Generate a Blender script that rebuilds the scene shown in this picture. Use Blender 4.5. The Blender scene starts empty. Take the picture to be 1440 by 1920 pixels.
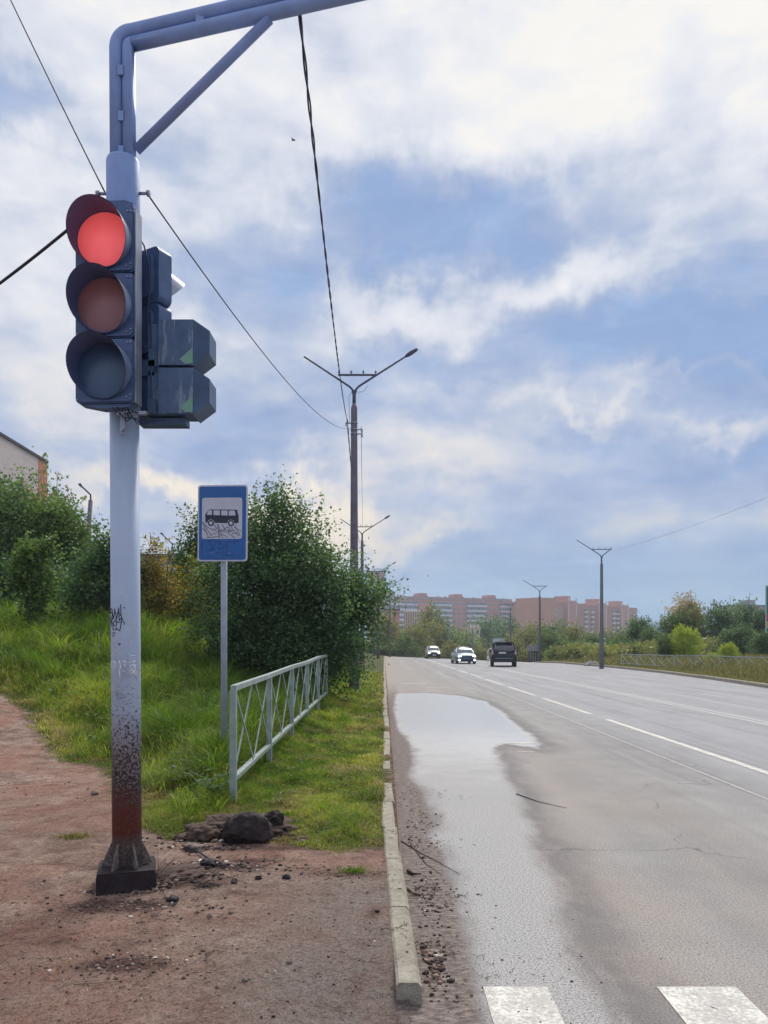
import bpy, bmesh, math, random
import numpy as np
from mathutils import Vector, Matrix
R = math.radians
C = bpy.context.scene.collection
F = 1443.0          # focal length in photo pixels
XC, YH = 720.0, 1210.0
CAMZ = 1.6

# ------------------------------------------------------------------ camera
cd = bpy.data.cameras.new('camera'); cam = bpy.data.objects.new('camera', cd); C.objects.link(cam)
cam.location = (0, 0, CAMZ); cam.rotation_euler = (R(90), 0, 0)
cd.sensor_fit = 'HORIZONTAL'; cd.sensor_width = 36; cd.lens = 36 * F / 1440
cd.shift_y = (YH - 960) / 1440; cd.clip_start = .05; cd.clip_end = 6000
sc = bpy.context.scene; sc.camera = cam
sc.view_settings.view_transform = 'Standard'; sc.view_settings.look = 'None'
sc.view_settings.exposure = 0.46; sc.view_settings.gamma = 1
sc.cycles.max_bounces = 6; sc.cycles.diffuse_bounces = 3; sc.cycles.glossy_bounces = 3
sc.cycles.transparent_max_bounces = 8; sc.cycles.volume_bounces = 0
try: sc.cycles.use_denoising = True
except Exception: pass

def lin(c):
    c = c / 255.0
    return c / 12.92 if c <= .04045 else ((c + .055) / 1.055) ** 2.4
def rgb(r, g, b): return (lin(r), lin(g), lin(b), 1)

# ------------------------------------------------------------------ node helper
class NT:
    def __init__(s, tree): s.t = tree; s.n = tree.nodes; s.l = tree.links
    def new(s, typ, **kw):
        n = s.n.new(typ)
        for k, v in kw.items(): setattr(n, k, v)
        return n
    def put(s, sock, v):
        if v is None: return
        if hasattr(v, 'is_output') or isinstance(v, bpy.types.NodeSocket): s.l.new(v, sock)
        else: sock.default_value = v
    def math(s, op, a, b=None, c=None, clamp=False):
        n = s.new('ShaderNodeMath', operation=op); n.use_clamp = clamp
        s.put(n.inputs[0], a)
        if b is not None: s.put(n.inputs[1], b)
        if c is not None: s.put(n.inputs[2], c)
        return n.outputs[0]
    def mix(s, f, a, b, typ='MIX'):
        n = s.new('ShaderNodeMix', data_type='RGBA', blend_type=typ)
        s.put(n.inputs[0], f); s.put(n.inputs[6], a); s.put(n.inputs[7], b)
        return n.outputs[2]
    def noise(s, vec, scale, detail=4, rough=.55, dist=0., dim='3D', lac=2.0):
        n = s.new('ShaderNodeTexNoise', noise_dimensions=dim)
        s.put(n.inputs['Vector'], vec); n.inputs['Scale'].default_value = scale
        n.inputs['Detail'].default_value = detail; n.inputs['Roughness'].default_value = rough
        n.inputs['Distortion'].default_value = dist
        return n.outputs[0]
    def voro(s, vec, scale, feat='F1', rnd=1.0, out='Distance'):
        n = s.new('ShaderNodeTexVoronoi', feature=feat)
        s.put(n.inputs['Vector'], vec); n.inputs['Scale'].default_value = scale; n.inputs['Randomness'].default_value = rnd
        return n.outputs[out]
    def rng(s, v, a, b, c=0., d=1., smooth=False):
        n = s.new('ShaderNodeMapRange'); n.clamp = True
        if smooth: n.interpolation_type = 'SMOOTHSTEP'
        s.put(n.inputs[0], v)
        for i, q in zip((1, 2, 3, 4), (a, b, c, d)): n.inputs[i].default_value = q
        return n.outputs[0]
    def ramp(s, f, stops, mode='LINEAR'):
        n = s.new('ShaderNodeValToRGB'); s.put(n.inputs[0], f); cr = n.color_ramp; cr.interpolation = mode
        while len(cr.elements) < len(stops): cr.elements.new(.5)
        for e, (p, c) in zip(cr.elements, stops): e.position = p; e.color = c
        return n.outputs[0]
    def attr(s, name, out='Fac'):
        n = s.new('ShaderNodeAttribute'); n.attribute_name = name; return n.outputs[out]
    def coords(s, out='Object'): return s.new('ShaderNodeTexCoord').outputs[out]
    def scale(s, vec, xyz):
        n = s.new('ShaderNodeMapping'); s.put(n.inputs[0], vec); n.inputs['Scale'].default_value = xyz; return n.outputs[0]
    def sep(s, vec):
        n = s.new('ShaderNodeSeparateXYZ'); s.put(n.inputs[0], vec); return n.outputs
    def bump(s, h, strength=.3, dist=.01):
        n = s.new('ShaderNodeBump'); s.put(n.inputs['Height'], h); n.inputs['Strength'].default_value = strength
        n.inputs['Distance'].default_value = dist; return n.outputs[0]

def material(name):
    m = bpy.data.materials.new(name); m.use_nodes = True
    t = NT(m.node_tree); b = m.node_tree.nodes['Principled BSDF']
    return m, t, b
def simple(name, col, rough=.6, metal=0., var=.12, scale=8., bump=0., emit=None, spec=.5, coat=0.):
    m, t, b = material(name)
    co = t.coords()
    n = t.noise(co, scale, 5, .6)
    dark = tuple(c * (1 - var) for c in col[:3]) + (1,); light = tuple(min(1, c * (1 + var)) for c in col[:3]) + (1,)
    t.put(b.inputs['Base Color'], t.ramp(n, [(.3, dark), (.7, light)]))
    b.inputs['Roughness'].default_value = rough; b.inputs['Metallic'].default_value = metal
    b.inputs['Specular IOR Level'].default_value = spec
    if coat: b.inputs['Coat Weight'].default_value = coat
    if bump: t.put(b.inputs['Normal'], t.bump(t.noise(co, scale * 6, 4, .7), bump, .005))
    if emit:
        b.inputs['Emission Color'].default_value = emit[0]; b.inputs['Emission Strength'].default_value = emit[1]
    return m

# ------------------------------------------------------------------ sky
SUN_EL, SUN_AZ = 48.0, 14.0       # azimuth measured from +Y (ahead) towards +X
def build_world():
    w = bpy.data.worlds.new('World'); sc.world = w; w.use_nodes = True
    t = NT(w.node_tree); bg = w.node_tree.nodes['Background']
    sky = t.new('ShaderNodeTexSky', sky_type='NISHITA'); sky.sun_disc = False
    sky.sun_elevation = R(SUN_EL); sky.sun_rotation = R(SUN_AZ); sky.dust_density = 1.0; sky.ozone_density = 2.0
    d = t.coords('Generated'); x, y, z = t.sep(d)[0:3]
    az = t.math('ARCTAN2', x, y); el = t.math('ARCSINE', z)
    zz = t.math('ADD', t.math('MAXIMUM', z, 0.0), .13)
    px = t.math('DIVIDE', x, zz); py = t.math('DIVIDE', y, zz)
    cb = t.new('ShaderNodeCombineXYZ'); t.put(cb.inputs[0], px); t.put(cb.inputs[1], py); cb.inputs[2].default_value = 3.7
    P = cb.outputs[0]
    # sphere-direction noise for big billows, ceiling-plane noise for streaks
    n1 = t.noise(t.scale(d, (1, 1, 1.9)), 4.2, 6, .54, .3)
    n2 = t.noise(P, 1.15, 7, .55, .25)
    n3 = t.noise(t.scale(d, (1, 1, 2.2)), 12, 5, .55, .3)
    f = t.math('MULTIPLY', t.math('SUBTRACT', n1, .5), 1.15)
    f = t.math('ADD', f, t.math('MULTIPLY', t.math('SUBTRACT', n2, .5), .75))
    f = t.math('ADD', f, t.math('MULTIPLY', t.math('SUBTRACT', n3, .5), .62))
    base = t.ramp(t.rng(el, 0, 0.85), [(0, (.42, .42, .42, 1)), (.25, (.46, .46, .46, 1)), (.55, (.54, .54, .54, 1)), (.8, (.68, .68, .68, 1)), (1, (.73, .73, .73, 1))])
    f = t.math('ADD', f, base)
    # warp the coordinates of the broad masses so that their rims are ragged
    wa = t.math('MULTIPLY', t.math('SUBTRACT', t.noise(d, 5.0, 5, .6), .5), .30)
    wb = t.math('MULTIPLY', t.math('SUBTRACT', t.noise(t.scale(d, (1.3, 1, 1)), 6.5, 5, .6), .5), .22)
    azw = t.math('ADD', az, wa); elw = t.math('ADD', el, wb)
    blobs = [(1300, 150, 420, 200, .20), (760, 130, 330, 120, .10), (1090, 530, 130, 42, .30), (790, 585, 110, 36, .34),
             (1395, 800, 90, 26, .3), (110, 560, 150, 170, .22), (330, 928, 190, 20, .42), (800, 1005, 120, 20, .30),
             (800, 715, 190, 50, .22), (1110, 757, 120, 13, .2), (1290, 705, 110, 10, .28), (330, 400, 120, 60, .22), (640, 545, 60, 40, .2), (880, 470, 200, 45, -.16), (1020, 430, 220, 50, -.14), (1330, 760, 160, 40, -.12),
             (560, 955, 150, 50, .75), (420, 1060, 260, 60, .15), (200, 690, 160, 60, .22), (500, 220, 160, 90, .12), (820, 860, 180, 26, .18), (60, 880, 150, 30, .15),
             (40, 215, 75, 45, -.50), (255, 290, 80, 60, -.22), (760, 400, 170, 50, -.30), (980, 400, 160, 60, -.25), (470, 480, 170, 65, -.34),
             (1250, 640, 230, 50, -.42), (800, 660, 120, 30, -.1), (1050, 880, 330, 90, -.10), (1260, 1080, 300, 70, -.20), (1420, 560, 120, 120, -.2), (640, 700, 140, 35, -.2), (1400, 840, 90, 18, -.3), (1230, 300, 60, 30, -.06)]
    for (bx, by, sx, sy, wgt) in blobs:
        u = (bx - XC) / F; v = (YH - by) / F
        a0 = math.atan(u); e0 = math.atan(v / math.sqrt(1 + u * u)); ca = math.cos(e0)
        k1 = t.math('DIVIDE', t.math('SUBTRACT', azw, a0), sx / F / ca * .95)
        k2 = t.math('DIVIDE', t.math('SUBTRACT', elw, e0), sy / F * .95)
        q = t.math('ADD', t.math('MULTIPLY', k1, k1), t.math('MULTIPLY', k2, k2))
        g = t.math('MULTIPLY', t.math('EXPONENT', t.math('MULTIPLY', q, -.6)), wgt)
        f = t.math('ADD', f, g)
    cl = t.ramp(f, [(0.0, rgb(138, 168, 212)), (.22, rgb(150, 173, 212)), (.42, rgb(168, 184, 215)), (.57, rgb(192, 202, 222)),
                    (.72, rgb(216, 221, 233)), (.90, rgb(236, 237, 241)), (1.0, rgb(246, 244, 240))])
    warm = t.math('MULTIPLY', t.rng(el, .40, .05, 0, 1), t.rng(f, .5, .85))
    cl = t.mix(t.math('MULTIPLY', warm, .75), cl, rgb(255, 236, 205), 'MULTIPLY')
    low = t.rng(el, .20, .0, 0, .9, True)
    right = t.rng(az, -.12, .16, .25, 1, True)
    cl = t.mix(t.math('MULTIPLY', low, right), cl, rgb(142, 182, 212))
    tx = t.math('ADD', t.noise(t.scale(d, (1, 1, 2.4)), 9, 6, .62, .6), t.math('MULTIPLY', t.noise(P, 3.2, 6, .6, .3), .6))
    cl = t.mix(t.rng(f, .75, .2, .15, 1), cl, t.mix(1.0, cl, t.ramp(t.rng(tx, .55, 1.05), [(0, (.92, .93, .96, 1)), (.5, (1, 1, 1, 1)), (1, (1.24, 1.19, 1.12, 1))]), 'MULTIPLY'))
    clear = t.mix(1.0, sky.outputs[0], (.085, .085, .085, 1), 'MULTIPLY')
    cover = t.rng(f, -.25, .2, .8, 1.0, True)
    col = t.mix(cover, clear, cl)
    t.put(bg.inputs['Color'], col); bg.inputs['Strength'].default_value = 0.745
build_world()
ld = bpy.data.lights.new('sun', 'SUN'); lo = bpy.data.objects.new('sun', ld); C.objects.link(lo)
ld.energy = 2.3; ld.angle = R(24); ld.color = (1, .95, .88)
sdir = Vector((math.sin(R(SUN_AZ)) * math.cos(R(SUN_EL)), math.cos(R(SUN_AZ)) * math.cos(R(SUN_EL)), math.sin(R(SUN_EL))))
lo.rotation_euler = sdir.to_track_quat('Z', 'Y').to_euler(); lo.location = (0, 0, 50)

# ------------------------------------------------------------------ mesh helpers
def P(x, y, Y):
    "point seen at photo pixel x, y when it stands Y metres ahead"
    return Vector(((x - XC) * Y / F, Y, CAMZ + (YH - y) * Y / F))
def link(name, me, mat=None, parent=None, loc=None):
    o = bpy.data.objects.new(name, me); C.objects.link(o)
    for m in (mat if isinstance(mat, (list, tuple)) else [mat]):
        if m: me.materials.append(m)
    if parent: o.parent = parent
    if loc is not None: o.location = loc
    return o
def tag(o, label=None, cat=None, group=None, kind=None):
    if label: o['label'] = label
    if cat: o['category'] = cat
    if group: o['group'] = group
    if kind: o['kind'] = kind
    return o
def empty(name, loc, label, cat, group=None, rz=0):
    o = bpy.data.objects.new(name, None); C.objects.link(o); o.location = loc; o.rotation_euler.z = rz
    o.empty_display_size = .2
    return tag(o, label, cat, group)
def kids(o): return [c for c in bpy.data.objects if c.parent == o]
def copy_tree(o, parent=None, label=None, loc=None):
    c = o.copy(); C.objects.link(c); c.parent = parent
    for ch in kids(o): copy_tree(ch, c)
    if label: c['label'] = label
    if loc is not None: c.location = loc
    return c

class MB:
    def __init__(s): s.v = []; s.f = []; s.sm = []; s.mi = []; s.m = 0
    def add(s, vs, fs, smooth=False):
        b = len(s.v); s.v += [tuple(v) for v in vs]
        for f in fs: s.f.append(tuple(i + b for i in f)); s.sm.append(smooth); s.mi.append(s.m)
    def box(s, c, d, M=None, taper=1.0):
        x, y, z = d[0] / 2, d[1] / 2, d[2] / 2
        vs = [Vector((sx * x * (taper if sz > 0 else 1), sy * y * (taper if sz > 0 else 1), sz * z)) for sz in (-1, 1) for sy in (-1, 1) for sx in (-1, 1)]
        if M is not None: vs = [M @ v for v in vs]
        vs = [v + Vector(c) for v in vs]
        s.add(vs, [(0, 2, 3, 1), (4, 5, 7, 6), (0, 1, 5, 4), (2, 6, 7, 3), (0, 4, 6, 2), (1, 3, 7, 5)])
    def bar(s, a, b, w, h=None, up=Vector((0, 0, 1))):
        a = Vector(a); b = Vector(b); h = h or w; d = (b - a)
        L = d.length; d = d.normalized()
        if abs(d.dot(up)) > .99: up = Vector((0, 1, 0))
        r = d.cross(up).normalized(); u = r.cross(d)
        M = Matrix((r, d, u)).transposed()
        s.box((a + b) / 2, (w, L, h), M)
    def tube(s, pts, rad, n=8, cap=True, smooth=True):
        pts = [Vector(p) for p in pts]; k = len(pts)
        rad = rad if isinstance(rad, (list, tuple)) else [rad] * k
        ref = None; vs = []
        for i, p in enumerate(pts):
            t = (pts[min(i + 1, k - 1)] - pts[max(i - 1, 0)])
            t = t.normalized() if t.length > 1e-9 else Vector((0, 0, 1))
            if ref is None:
                ref = Vector((1, 0, 0)) if abs(t.x) < .8 else Vector((0, 1, 0))
            r = (ref - t * ref.dot(t)).normalized(); u = t.cross(r); ref = r
            for j in range(n):
                a = 2 * math.pi * j / n
                vs.append(p + (r * math.cos(a) + u * math.sin(a)) * rad[i])
        fs = []
        for i in range(k - 1):
            for j in range(n):
                fs.append((i * n + j, i * n + (j + 1) % n, (i + 1) * n + (j + 1) % n, (i + 1) * n + j))
        s.add(vs, fs, smooth)
        if cap:
            s.f.append(tuple(len(s.v) - len(vs) + j for j in reversed(range(n)))); s.sm.append(False); s.mi.append(s.m)
            s.f.append(tuple(len(s.v) - n + j for j in range(n))); s.sm.append(False); s.mi.append(s.m)
    def prism(s, poly, axis, a, b, smooth=False):
        "poly: 2-D points; axis: 0,1,2 extrusion axis from a to b"
        n = len(poly); vs = []
        for q in (a, b):
            for (u, v) in poly:
                vs.append([(q, u, v), (u, q, v), (u, v, q)][axis])
        fs = [(i, (i + 1) % n, n + (i + 1) % n, n + i) for i in range(n)]
        fs += [tuple(reversed(range(n))), tuple(range(n, 2 * n))]
        s.add(vs, fs, smooth)
    def build(s, name, mat, parent=None, loc=None, M=None):
        me = bpy.data.meshes.new(name)
        v = s.v if M is None else [tuple(M @ Vector(p)) for p in s.v]
        me.from_pydata(v, [], s.f); me.update()
        me.polygons.foreach_set('use_smooth', s.sm)
        o = link(name, me, mat, parent, loc)
        if any(s.mi): me.polygons.foreach_set('material_index', s.mi)
        bm = bmesh.new(); bm.from_mesh(me); bmesh.ops.recalc_face_normals(bm, faces=bm.faces); bm.to_mesh(me); bm.free()
        return o
def rounded_rect(w, h, r, n=5):
    pts = []
    for (cx, cy, a0) in ((w / 2 - r, h / 2 - r, 0), (-w / 2 + r, h / 2 - r, 90), (-w / 2 + r, -h / 2 + r, 180), (w / 2 - r, -h / 2 + r, 270)):
        for i in range(n + 1):
            a = R(a0 + 90 * i / n); pts.append((cx + r * math.cos(a), cy + r * math.sin(a)))
    return pts
def np_mesh(name, V, Fq, attrs=None, smooth=False):
    me = bpy.data.meshes.new(name)
    V = np.asarray(V, dtype=np.float32); me.vertices.add(len(V)); me.vertices.foreach_set('co', V.ravel())
    tot = sum(a.size for a in Fq); npoly = sum(len(a) for a in Fq)
    me.loops.add(tot); me.polygons.add(npoly)
    me.loops.foreach_set('vertex_index', np.concatenate([a.ravel() for a in Fq]).astype(np.int32))
    starts = []; off = 0
    for a in Fq:
        starts.append(off + np.arange(len(a)) * a.shape[1]); off += a.size
    me.polygons.foreach_set('loop_start', np.concatenate(starts).astype(np.int32))
    me.update(calc_edges=True)
    if smooth: me.polygons.foreach_set('use_smooth', np.ones(npoly, dtype=bool))
    for k, arr in (attrs or {}).items():
        at = me.attributes.new(k, 'FLOAT', 'POINT'); at.data.foreach_set('value', np.asarray(arr, dtype=np.float32))
    me.validate()
    return me

# value noise for terrain and scatter
_rng = np.random.RandomState(11); _tab = _rng.rand(256, 256)
def vnoise(x, y):
    xi = np.floor(x).astype(int); yi = np.floor(y).astype(int); fx = x - xi; fy = y - yi
    fx = fx * fx * (3 - 2 * fx); fy = fy * fy * (3 - 2 * fy)
    g = lambda a, b: _tab[a % 256, b % 256]
    return (g(xi, yi) * (1 - fx) + g(xi + 1, yi) * fx) * (1 - fy) + (g(xi, yi + 1) * (1 - fx) + g(xi + 1, yi + 1) * fx) * fy
def fbm(x, y, o=4):
    s = 0; a = .5
    for i in range(o): s = s + a * vnoise(x, y); x = x * 2.03 + 7.1; y = y * 2.03 + 3.3; a *= .5
    return s
# ------------------------------------------------------------------ terrain
def ss(a, b, x):
    t = np.clip((x - a) / (b - a), 0, 1); return t * t * (3 - 2 * t)
def crest(X): return 112 - 3.0 * np.clip(X, 0, 15)
def kerbx(Y): return np.interp(Y, [0, 10, 28.9, 35.5, 44, 53.7, 70, 77, 110, 200], [13.2, 13.6, 14.4, 15.26, 16.0, 16.3, 15.7, 15.3, 14.0, 14.0])
def road_z(X, Y):
    d = np.maximum(0, Y - crest(X)); return -7 * (1 - np.exp(-(d / 60.0) ** 2)) + 11 * ss(260, 430, Y)
KZ = .085
def gz(X, Y):
    "height of the natural ground"
    X = np.asarray(X, float); Y = np.asarray(Y, float)
    z = road_z(X, Y)
    left = 1 - ss(.115, .13, X)
    zl = KZ + (1 - ss(-1.5, -.4, X)) * .016 * np.clip(Y - 7, 0, 12)
    k = 1 - ss(-6.8, -2.1, X)
    zl = zl + k * (.150 * np.clip(Y - 9.3, 0, 19) + .03 * np.clip(Y - 28, 0, 40))
    zl = zl + (fbm(X * .9, Y * .9) - .47) * .05 * ss(2.5, 6, Y) + k * (fbm(X * .3 + 9, Y * .3) - .47) * .35 * ss(10, 16, Y)
    zl = zl * (1 - (1 - ss(3.25, 3.8, Y)) * ss(-.6, -.05, X))
    near = 1 - ss(100, 160, Y)
    z = np.where(X < .13, z + left * zl * (near * .8 + .2), z)
    kx = kerbx(Y)
    inside = (X >= .13) & (X < kx)
    z = np.where(inside, z - .06, z)
    z = np.where(X >= kx, z + .09 + ss(0, 14, X - kx) * .35 + (fbm(X * .5, Y * .5) - .47) * .25 * ss(.5, 3, X - kx), z)
    return z
def gzs(x, y): return float(gz(np.array([x]), np.array([y]))[0])
def hit(x, y, y0=2.0):
    "where the sight line through photo pixel x, y meets the ground"
    Y = np.arange(y0, 140, .02); X = (x - XC) * Y / F; Z = CAMZ + (YH - y) * Y / F
    g = gz(X, Y); i = np.argmax(Z <= g)
    return float(X[i]), float(Y[i])
def sdist(px, py, poly):
    "signed distance to a polygon, positive inside"
    poly = np.array(poly); n = len(poly); d = np.full(px.shape, 1e9); ins = np.zeros(px.shape, bool)
    for i in range(n):
        a = poly[i]; b = poly[(i + 1) % n]; e = b - a; L = max((e ** 2).sum(), 1e-12)
        t = np.clip(((px - a[0]) * e[0] + (py - a[1]) * e[1]) / L, 0, 1)
        dd = np.hypot(px - a[0] - t * e[0], py - a[1] - t * e[1]); d = np.minimum(d, dd)
        c = (a[1] > py) != (b[1] > py)
        with np.errstate(divide='ignore', invalid='ignore'):
            xx = (b[0] - a[0]) * (py - a[1]) / (b[1] - a[1]) + a[0]
        ins ^= c & (px < xx)
    return np.where(ins, d, -d)
GF = [hit(x, y) for (x, y) in [(-330, 1285), (-150, 1292), (0, 1302), (45, 1335), (75, 1375), (85, 1405), (130, 1430), (195, 1440), (212, 1465), (215, 1500),
                               (262, 1505), (272, 1555), (320, 1572), (360, 1560), (410, 1548), (470, 1540), (535, 1552), (560, 1585), (640, 1592), (730, 1590)]]
GRASS = GF + [(.08, GF[-1][1]), (.08, 115), (-120, 115), (-120, GF[0][1])]
def flat(x, y):
    Y = F * CAMZ / (y - YH); return ((x - XC) * Y / F, Y)
WET = [flat(x, y) for (x, y) in [(742, 1300), (737, 1330), (748, 1372), (768, 1392), (774, 1425), (765, 1455), (790, 1480), (808, 1520), (815, 1552), (798, 1568), (832, 1592),
        (845, 1650), (862, 1710), (880, 1780), (897, 1850), (915, 1960), (1215, 1960), (1165, 1880), (1108, 1790), (1060, 1700), (1030, 1610), (1005, 1550), (980, 1500), (948, 1440),
        (930, 1402), (950, 1396), (1000, 1402), (1035, 1409), (1000, 1382), (955, 1345), (915, 1316), (862, 1304), (800, 1299)]]

# materials of the ground
def mat_ground():
    m, t, b = material('soil_and_turf'); co = t.coords()
    g = t.attr('grass')
    big = t.noise(co, .9, 5, .6); med = t.noise(co, 5, 6, .65, .4); fine = t.noise(co, 34, 6, .8); grit = t.noise(co, 110, 4, .8)
    soil = t.ramp(med, [(.25, rgb(106, 88, 79)), (.42, rgb(142, 119, 106)), (.58, rgb(170, 146, 131)), (.75, rgb(194, 172, 156))])
    soil = t.mix(t.rng(big, .42, .62, 0, .55), soil, rgb(164, 116, 98))
    red = t.rng(t.noise(t.scale(co, (1, 1.7, 1)), 2.3, 7, .7, .8), .56, .68, 0, .62)
    soil = t.mix(red, soil, rgb(108, 70, 61))
    stn = t.attr('stain'); stn = t.rng(t.math('ADD', stn, t.math('MULTIPLY', t.math('SUBTRACT', t.noise(co, 8, 7, .78), .5), 1.6)), .32, .75)
    grey = t.attr('grey')
    soil = t.mix(t.math('MULTIPLY', grey, t.rng(med, .3, .6, .3, .8)), soil, rgb(140, 132, 125))
    soil = t.mix(1.0, soil, t.ramp(fine, [(.32, (.42, .39, .38, 1)), (.48, (1, 1, 1, 1)), (.68, (1.3, 1.28, 1.25, 1))]), 'MULTIPLY')
    soil = t.mix(1.0, soil, t.ramp(grit, [(.36, (.5, .48, .48, 1)), (.48, (1, 1, 1, 1)), (.64, (1.32, 1.32, 1.32, 1))]), 'MULTIPLY')
    soil = t.mix(t.math('MULTIPLY', stn, .8), soil, t.ramp(fine, [(.35, rgb(46, 34, 34)), (.65, rgb(104, 72, 64))]))
    peb = t.rng(t.voro(co, 26), .10, .05)
    keep = t.rng(t.noise(co, 9, 2), .56, .6)
    soil = t.mix(t.math('MULTIPLY', peb, t.math('MULTIPLY', keep, .8)), soil, rgb(190, 178, 168))
    dk = t.math('MULTIPLY', t.rng(t.voro(co, 19, rnd=1), .12, .06), t.rng(t.noise(co, 4, 3), .5, .56))
    soil = t.mix(t.math('MULTIPLY', dk, .8), soil, rgb(52, 42, 42))
    turf = t.ramp(med, [(.3, rgb(58, 66, 32)), (.55, rgb(84, 92, 40)), (.75, rgb(120, 112, 62))])
    turf = t.mix(.8, turf, t.ramp(fine, [(.3, (.4, .4, .4, 1)), (.7, (1.3, 1.3, 1.3, 1))]), 'MULTIPLY')
    edge = t.rng(t.math('ADD', g, t.math('MULTIPLY', t.math('SUBTRACT', t.noise(co, 7, 5, .7), .5), .5)), -.05, .09)
    t.put(b.inputs['Base Color'], t.mix(edge, soil, turf)); b.inputs['Roughness'].default_value = .95; b.inputs['Specular IOR Level'].default_value = .2
    h = t.math('ADD', t.math('MULTIPLY', fine, .6), t.math('ADD', med, t.math('MULTIPLY', grit, .3)))
    t.put(b.inputs['Normal'], t.bump(h, 1.0, .05))
    return m
def mat_road():
    m, t, b = material('asphalt'); co = t.coords()
    wetd = t.attr('wet'); x, y, z = t.sep(co)[0:3]
    grain = t.noise(co, 85, 3, .8); grain2 = t.voro(co, 42); med = t.noise(co, 1.6, 6, .62); big = t.noise(t.scale(co, (1, .18, 1)), .9, 4, .6)
    asp = t.ramp(med, [(.3, rgb(134, 131, 128)), (.7, rgb(152, 149, 145))])
    lane = t.math('ABSOLUTE', t.math('SUBTRACT', t.math('FRACT', t.math('DIVIDE', t.math('SUBTRACT', x, 4.8), 1.55)), .5))
    asp = t.mix(t.math('MULTIPLY', t.rng(lane, .2, .5, 0, .5), t.rng(big, .35, .65)), asp, rgb(178, 174, 172))
    far = t.rng(x, 3.3, 5.4, 0, 1, True)
    asp = t.mix(t.math('MULTIPLY', far, .4), asp, rgb(166, 166, 172))
    tan = t.math('MULTIPLY', t.rng(x, 3.6, 1.4), t.rng(t.noise(t.scale(co, (1, .5, 1)), 1.2, 5, .6), .35, .62, .1, .75))
    asp = t.mix(tan, asp, rgb(158, 144, 133))
    asp = t.mix(1.0, asp, t.ramp(grain, [(.36, (.42, .42, .43, 1)), (.47, (.92, .92, .92, 1)), (.64, (1.32, 1.32, 1.32, 1))]), 'MULTIPLY')
    fade = t.rng(y, 25, 8, 0, 1)
    asp = t.mix(t.math('MULTIPLY', t.math('MULTIPLY', t.rng(grain2, .18, .04), .55), fade), asp, rgb(60, 60, 62))
    # oil drips, tyre scuffs and paler patches
    trk = t.rng(t.noise(t.scale(co, (1, .05, 1)), 2.6, 4, .6), .52, .66, 0, .4); asp = t.mix(t.math('MULTIPLY', trk, t.rng(x, 1.5, 3)), asp, rgb(112, 110, 110))
    oil = t.rng(t.voro(t.scale(co, (1, .5, 1)), .8), .09, .02); oil = t.math('MULTIPLY', oil, t.rng(t.noise(co, 6, 5, .7), .4, .6)); asp = t.mix(t.math('MULTIPLY', oil, .5), asp, rgb(72, 70, 70))
    spt = t.rng(t.voro(co, 5.5), .06, .03); asp = t.mix(t.math('MULTIPLY', t.math('MULTIPLY', spt, t.rng(t.noise(co, 1.7, 3), .5, .56)), .6), asp, rgb(60, 56, 56))
    # cracks
    cw = t.new('ShaderNodeVectorMath', operation='ADD'); t.put(cw.inputs[0], co); cn = t.new('ShaderNodeTexNoise'); t.put(cn.inputs['Vector'], co); cn.inputs['Scale'].default_value = 2.5; cn.inputs['Detail'].default_value = 6
    cs = t.new('ShaderNodeVectorMath', operation='SCALE'); t.put(cs.inputs[0], cn.outputs[1]); cs.inputs['Scale'].default_value = .45; t.put(cw.inputs[1], cs.outputs[0]); crkv = cw.outputs[0]
    crk = t.rng(t.voro(t.math('ADD', 0, 0) if False else crkv, .28, 'DISTANCE_TO_EDGE'), .0028, .0008)
    crk = t.math('MULTIPLY', crk, t.rng(t.noise(co, .7, 3), .5, .58))
    asp = t.mix(t.math('MULTIPLY', crk, .6), asp, rgb(58, 55, 55))
    # wet run-off; its pale sheen is partly put into the base colour
    wn = t.math('ADD', wetd, t.math('MULTIPLY', t.math('SUBTRACT', t.noise(t.scale(co, (1, .35, 1)), 2.6, 7, .68), .5), .5))
    wet = t.rng(wn, -.06, .17, 0, 1, True)
    damp = t.rng(wn, -.42, -.04, 0, 1, True)
    damp = t.math('MULTIPLY', damp, t.rng(t.noise(co, 2.2, 5, .65), .3, .5, .35, 1))
    damp = t.math('MULTIPLY', damp, t.math('SUBTRACT', 1, wet))
    asp = t.mix(t.math('MULTIPLY', damp, .6), asp, rgb(92, 90, 92))
    wc = t.ramp(grain, [(.36, rgb(66, 68, 74)), (.46, rgb(146, 146, 147)), (.62, rgb(186, 184, 180))])
    mirror = t.rng(t.math('ADD', y, t.math('MULTIPLY', t.noise(co, 2.2, 4, .6), 6)), 9, 19, 0, 1, True)
    spk = t.rng(grain, .38, .47)
    gloss = t.math('MULTIPLY', wet, t.math('MAXIMUM', mirror, t.math('MULTIPLY', spk, .22)))
    col = t.mix(t.math('MULTIPLY', wet, .72), asp, wc)
    # mud along the kerb
    mudw = t.math('ADD', t.rng(x, .62, .28, 0, 1), t.math('MULTIPLY', t.math('SUBTRACT', t.noise(co, 4, 6, .7), .5), 1.1))
    mudy = t.math('MULTIPLY', t.rng(y, 34, 20), t.rng(t.math('ADD', wetd, t.math('MULTIPLY', t.noise(co, 9, 4), .05)), .04, -.015))
    mud = t.math('MULTIPLY', t.rng(mudw, .25, .6), mudy)
    mudc = t.ramp(t.noise(t.scale(co, (1, 2.2, 1)), 16, 7, .82), [(.34, rgb(62, 53, 52)), (.47, rgb(104, 93, 88)), (.62, rgb(150, 138, 128))])
    col = t.mix(mud, col, mudc)
    edge = t.math('MULTIPLY', t.rng(x, .9, .15), t.rng(y, 20, 60))
    col = t.mix(t.math('MULTIPLY', edge, .7), col, rgb(150, 138, 120))
    t.put(b.inputs['Base Color'], col)
    rough = t.mix(gloss, (.86, .86, .86, 1), (.34, .34, .34, 1))
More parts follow.
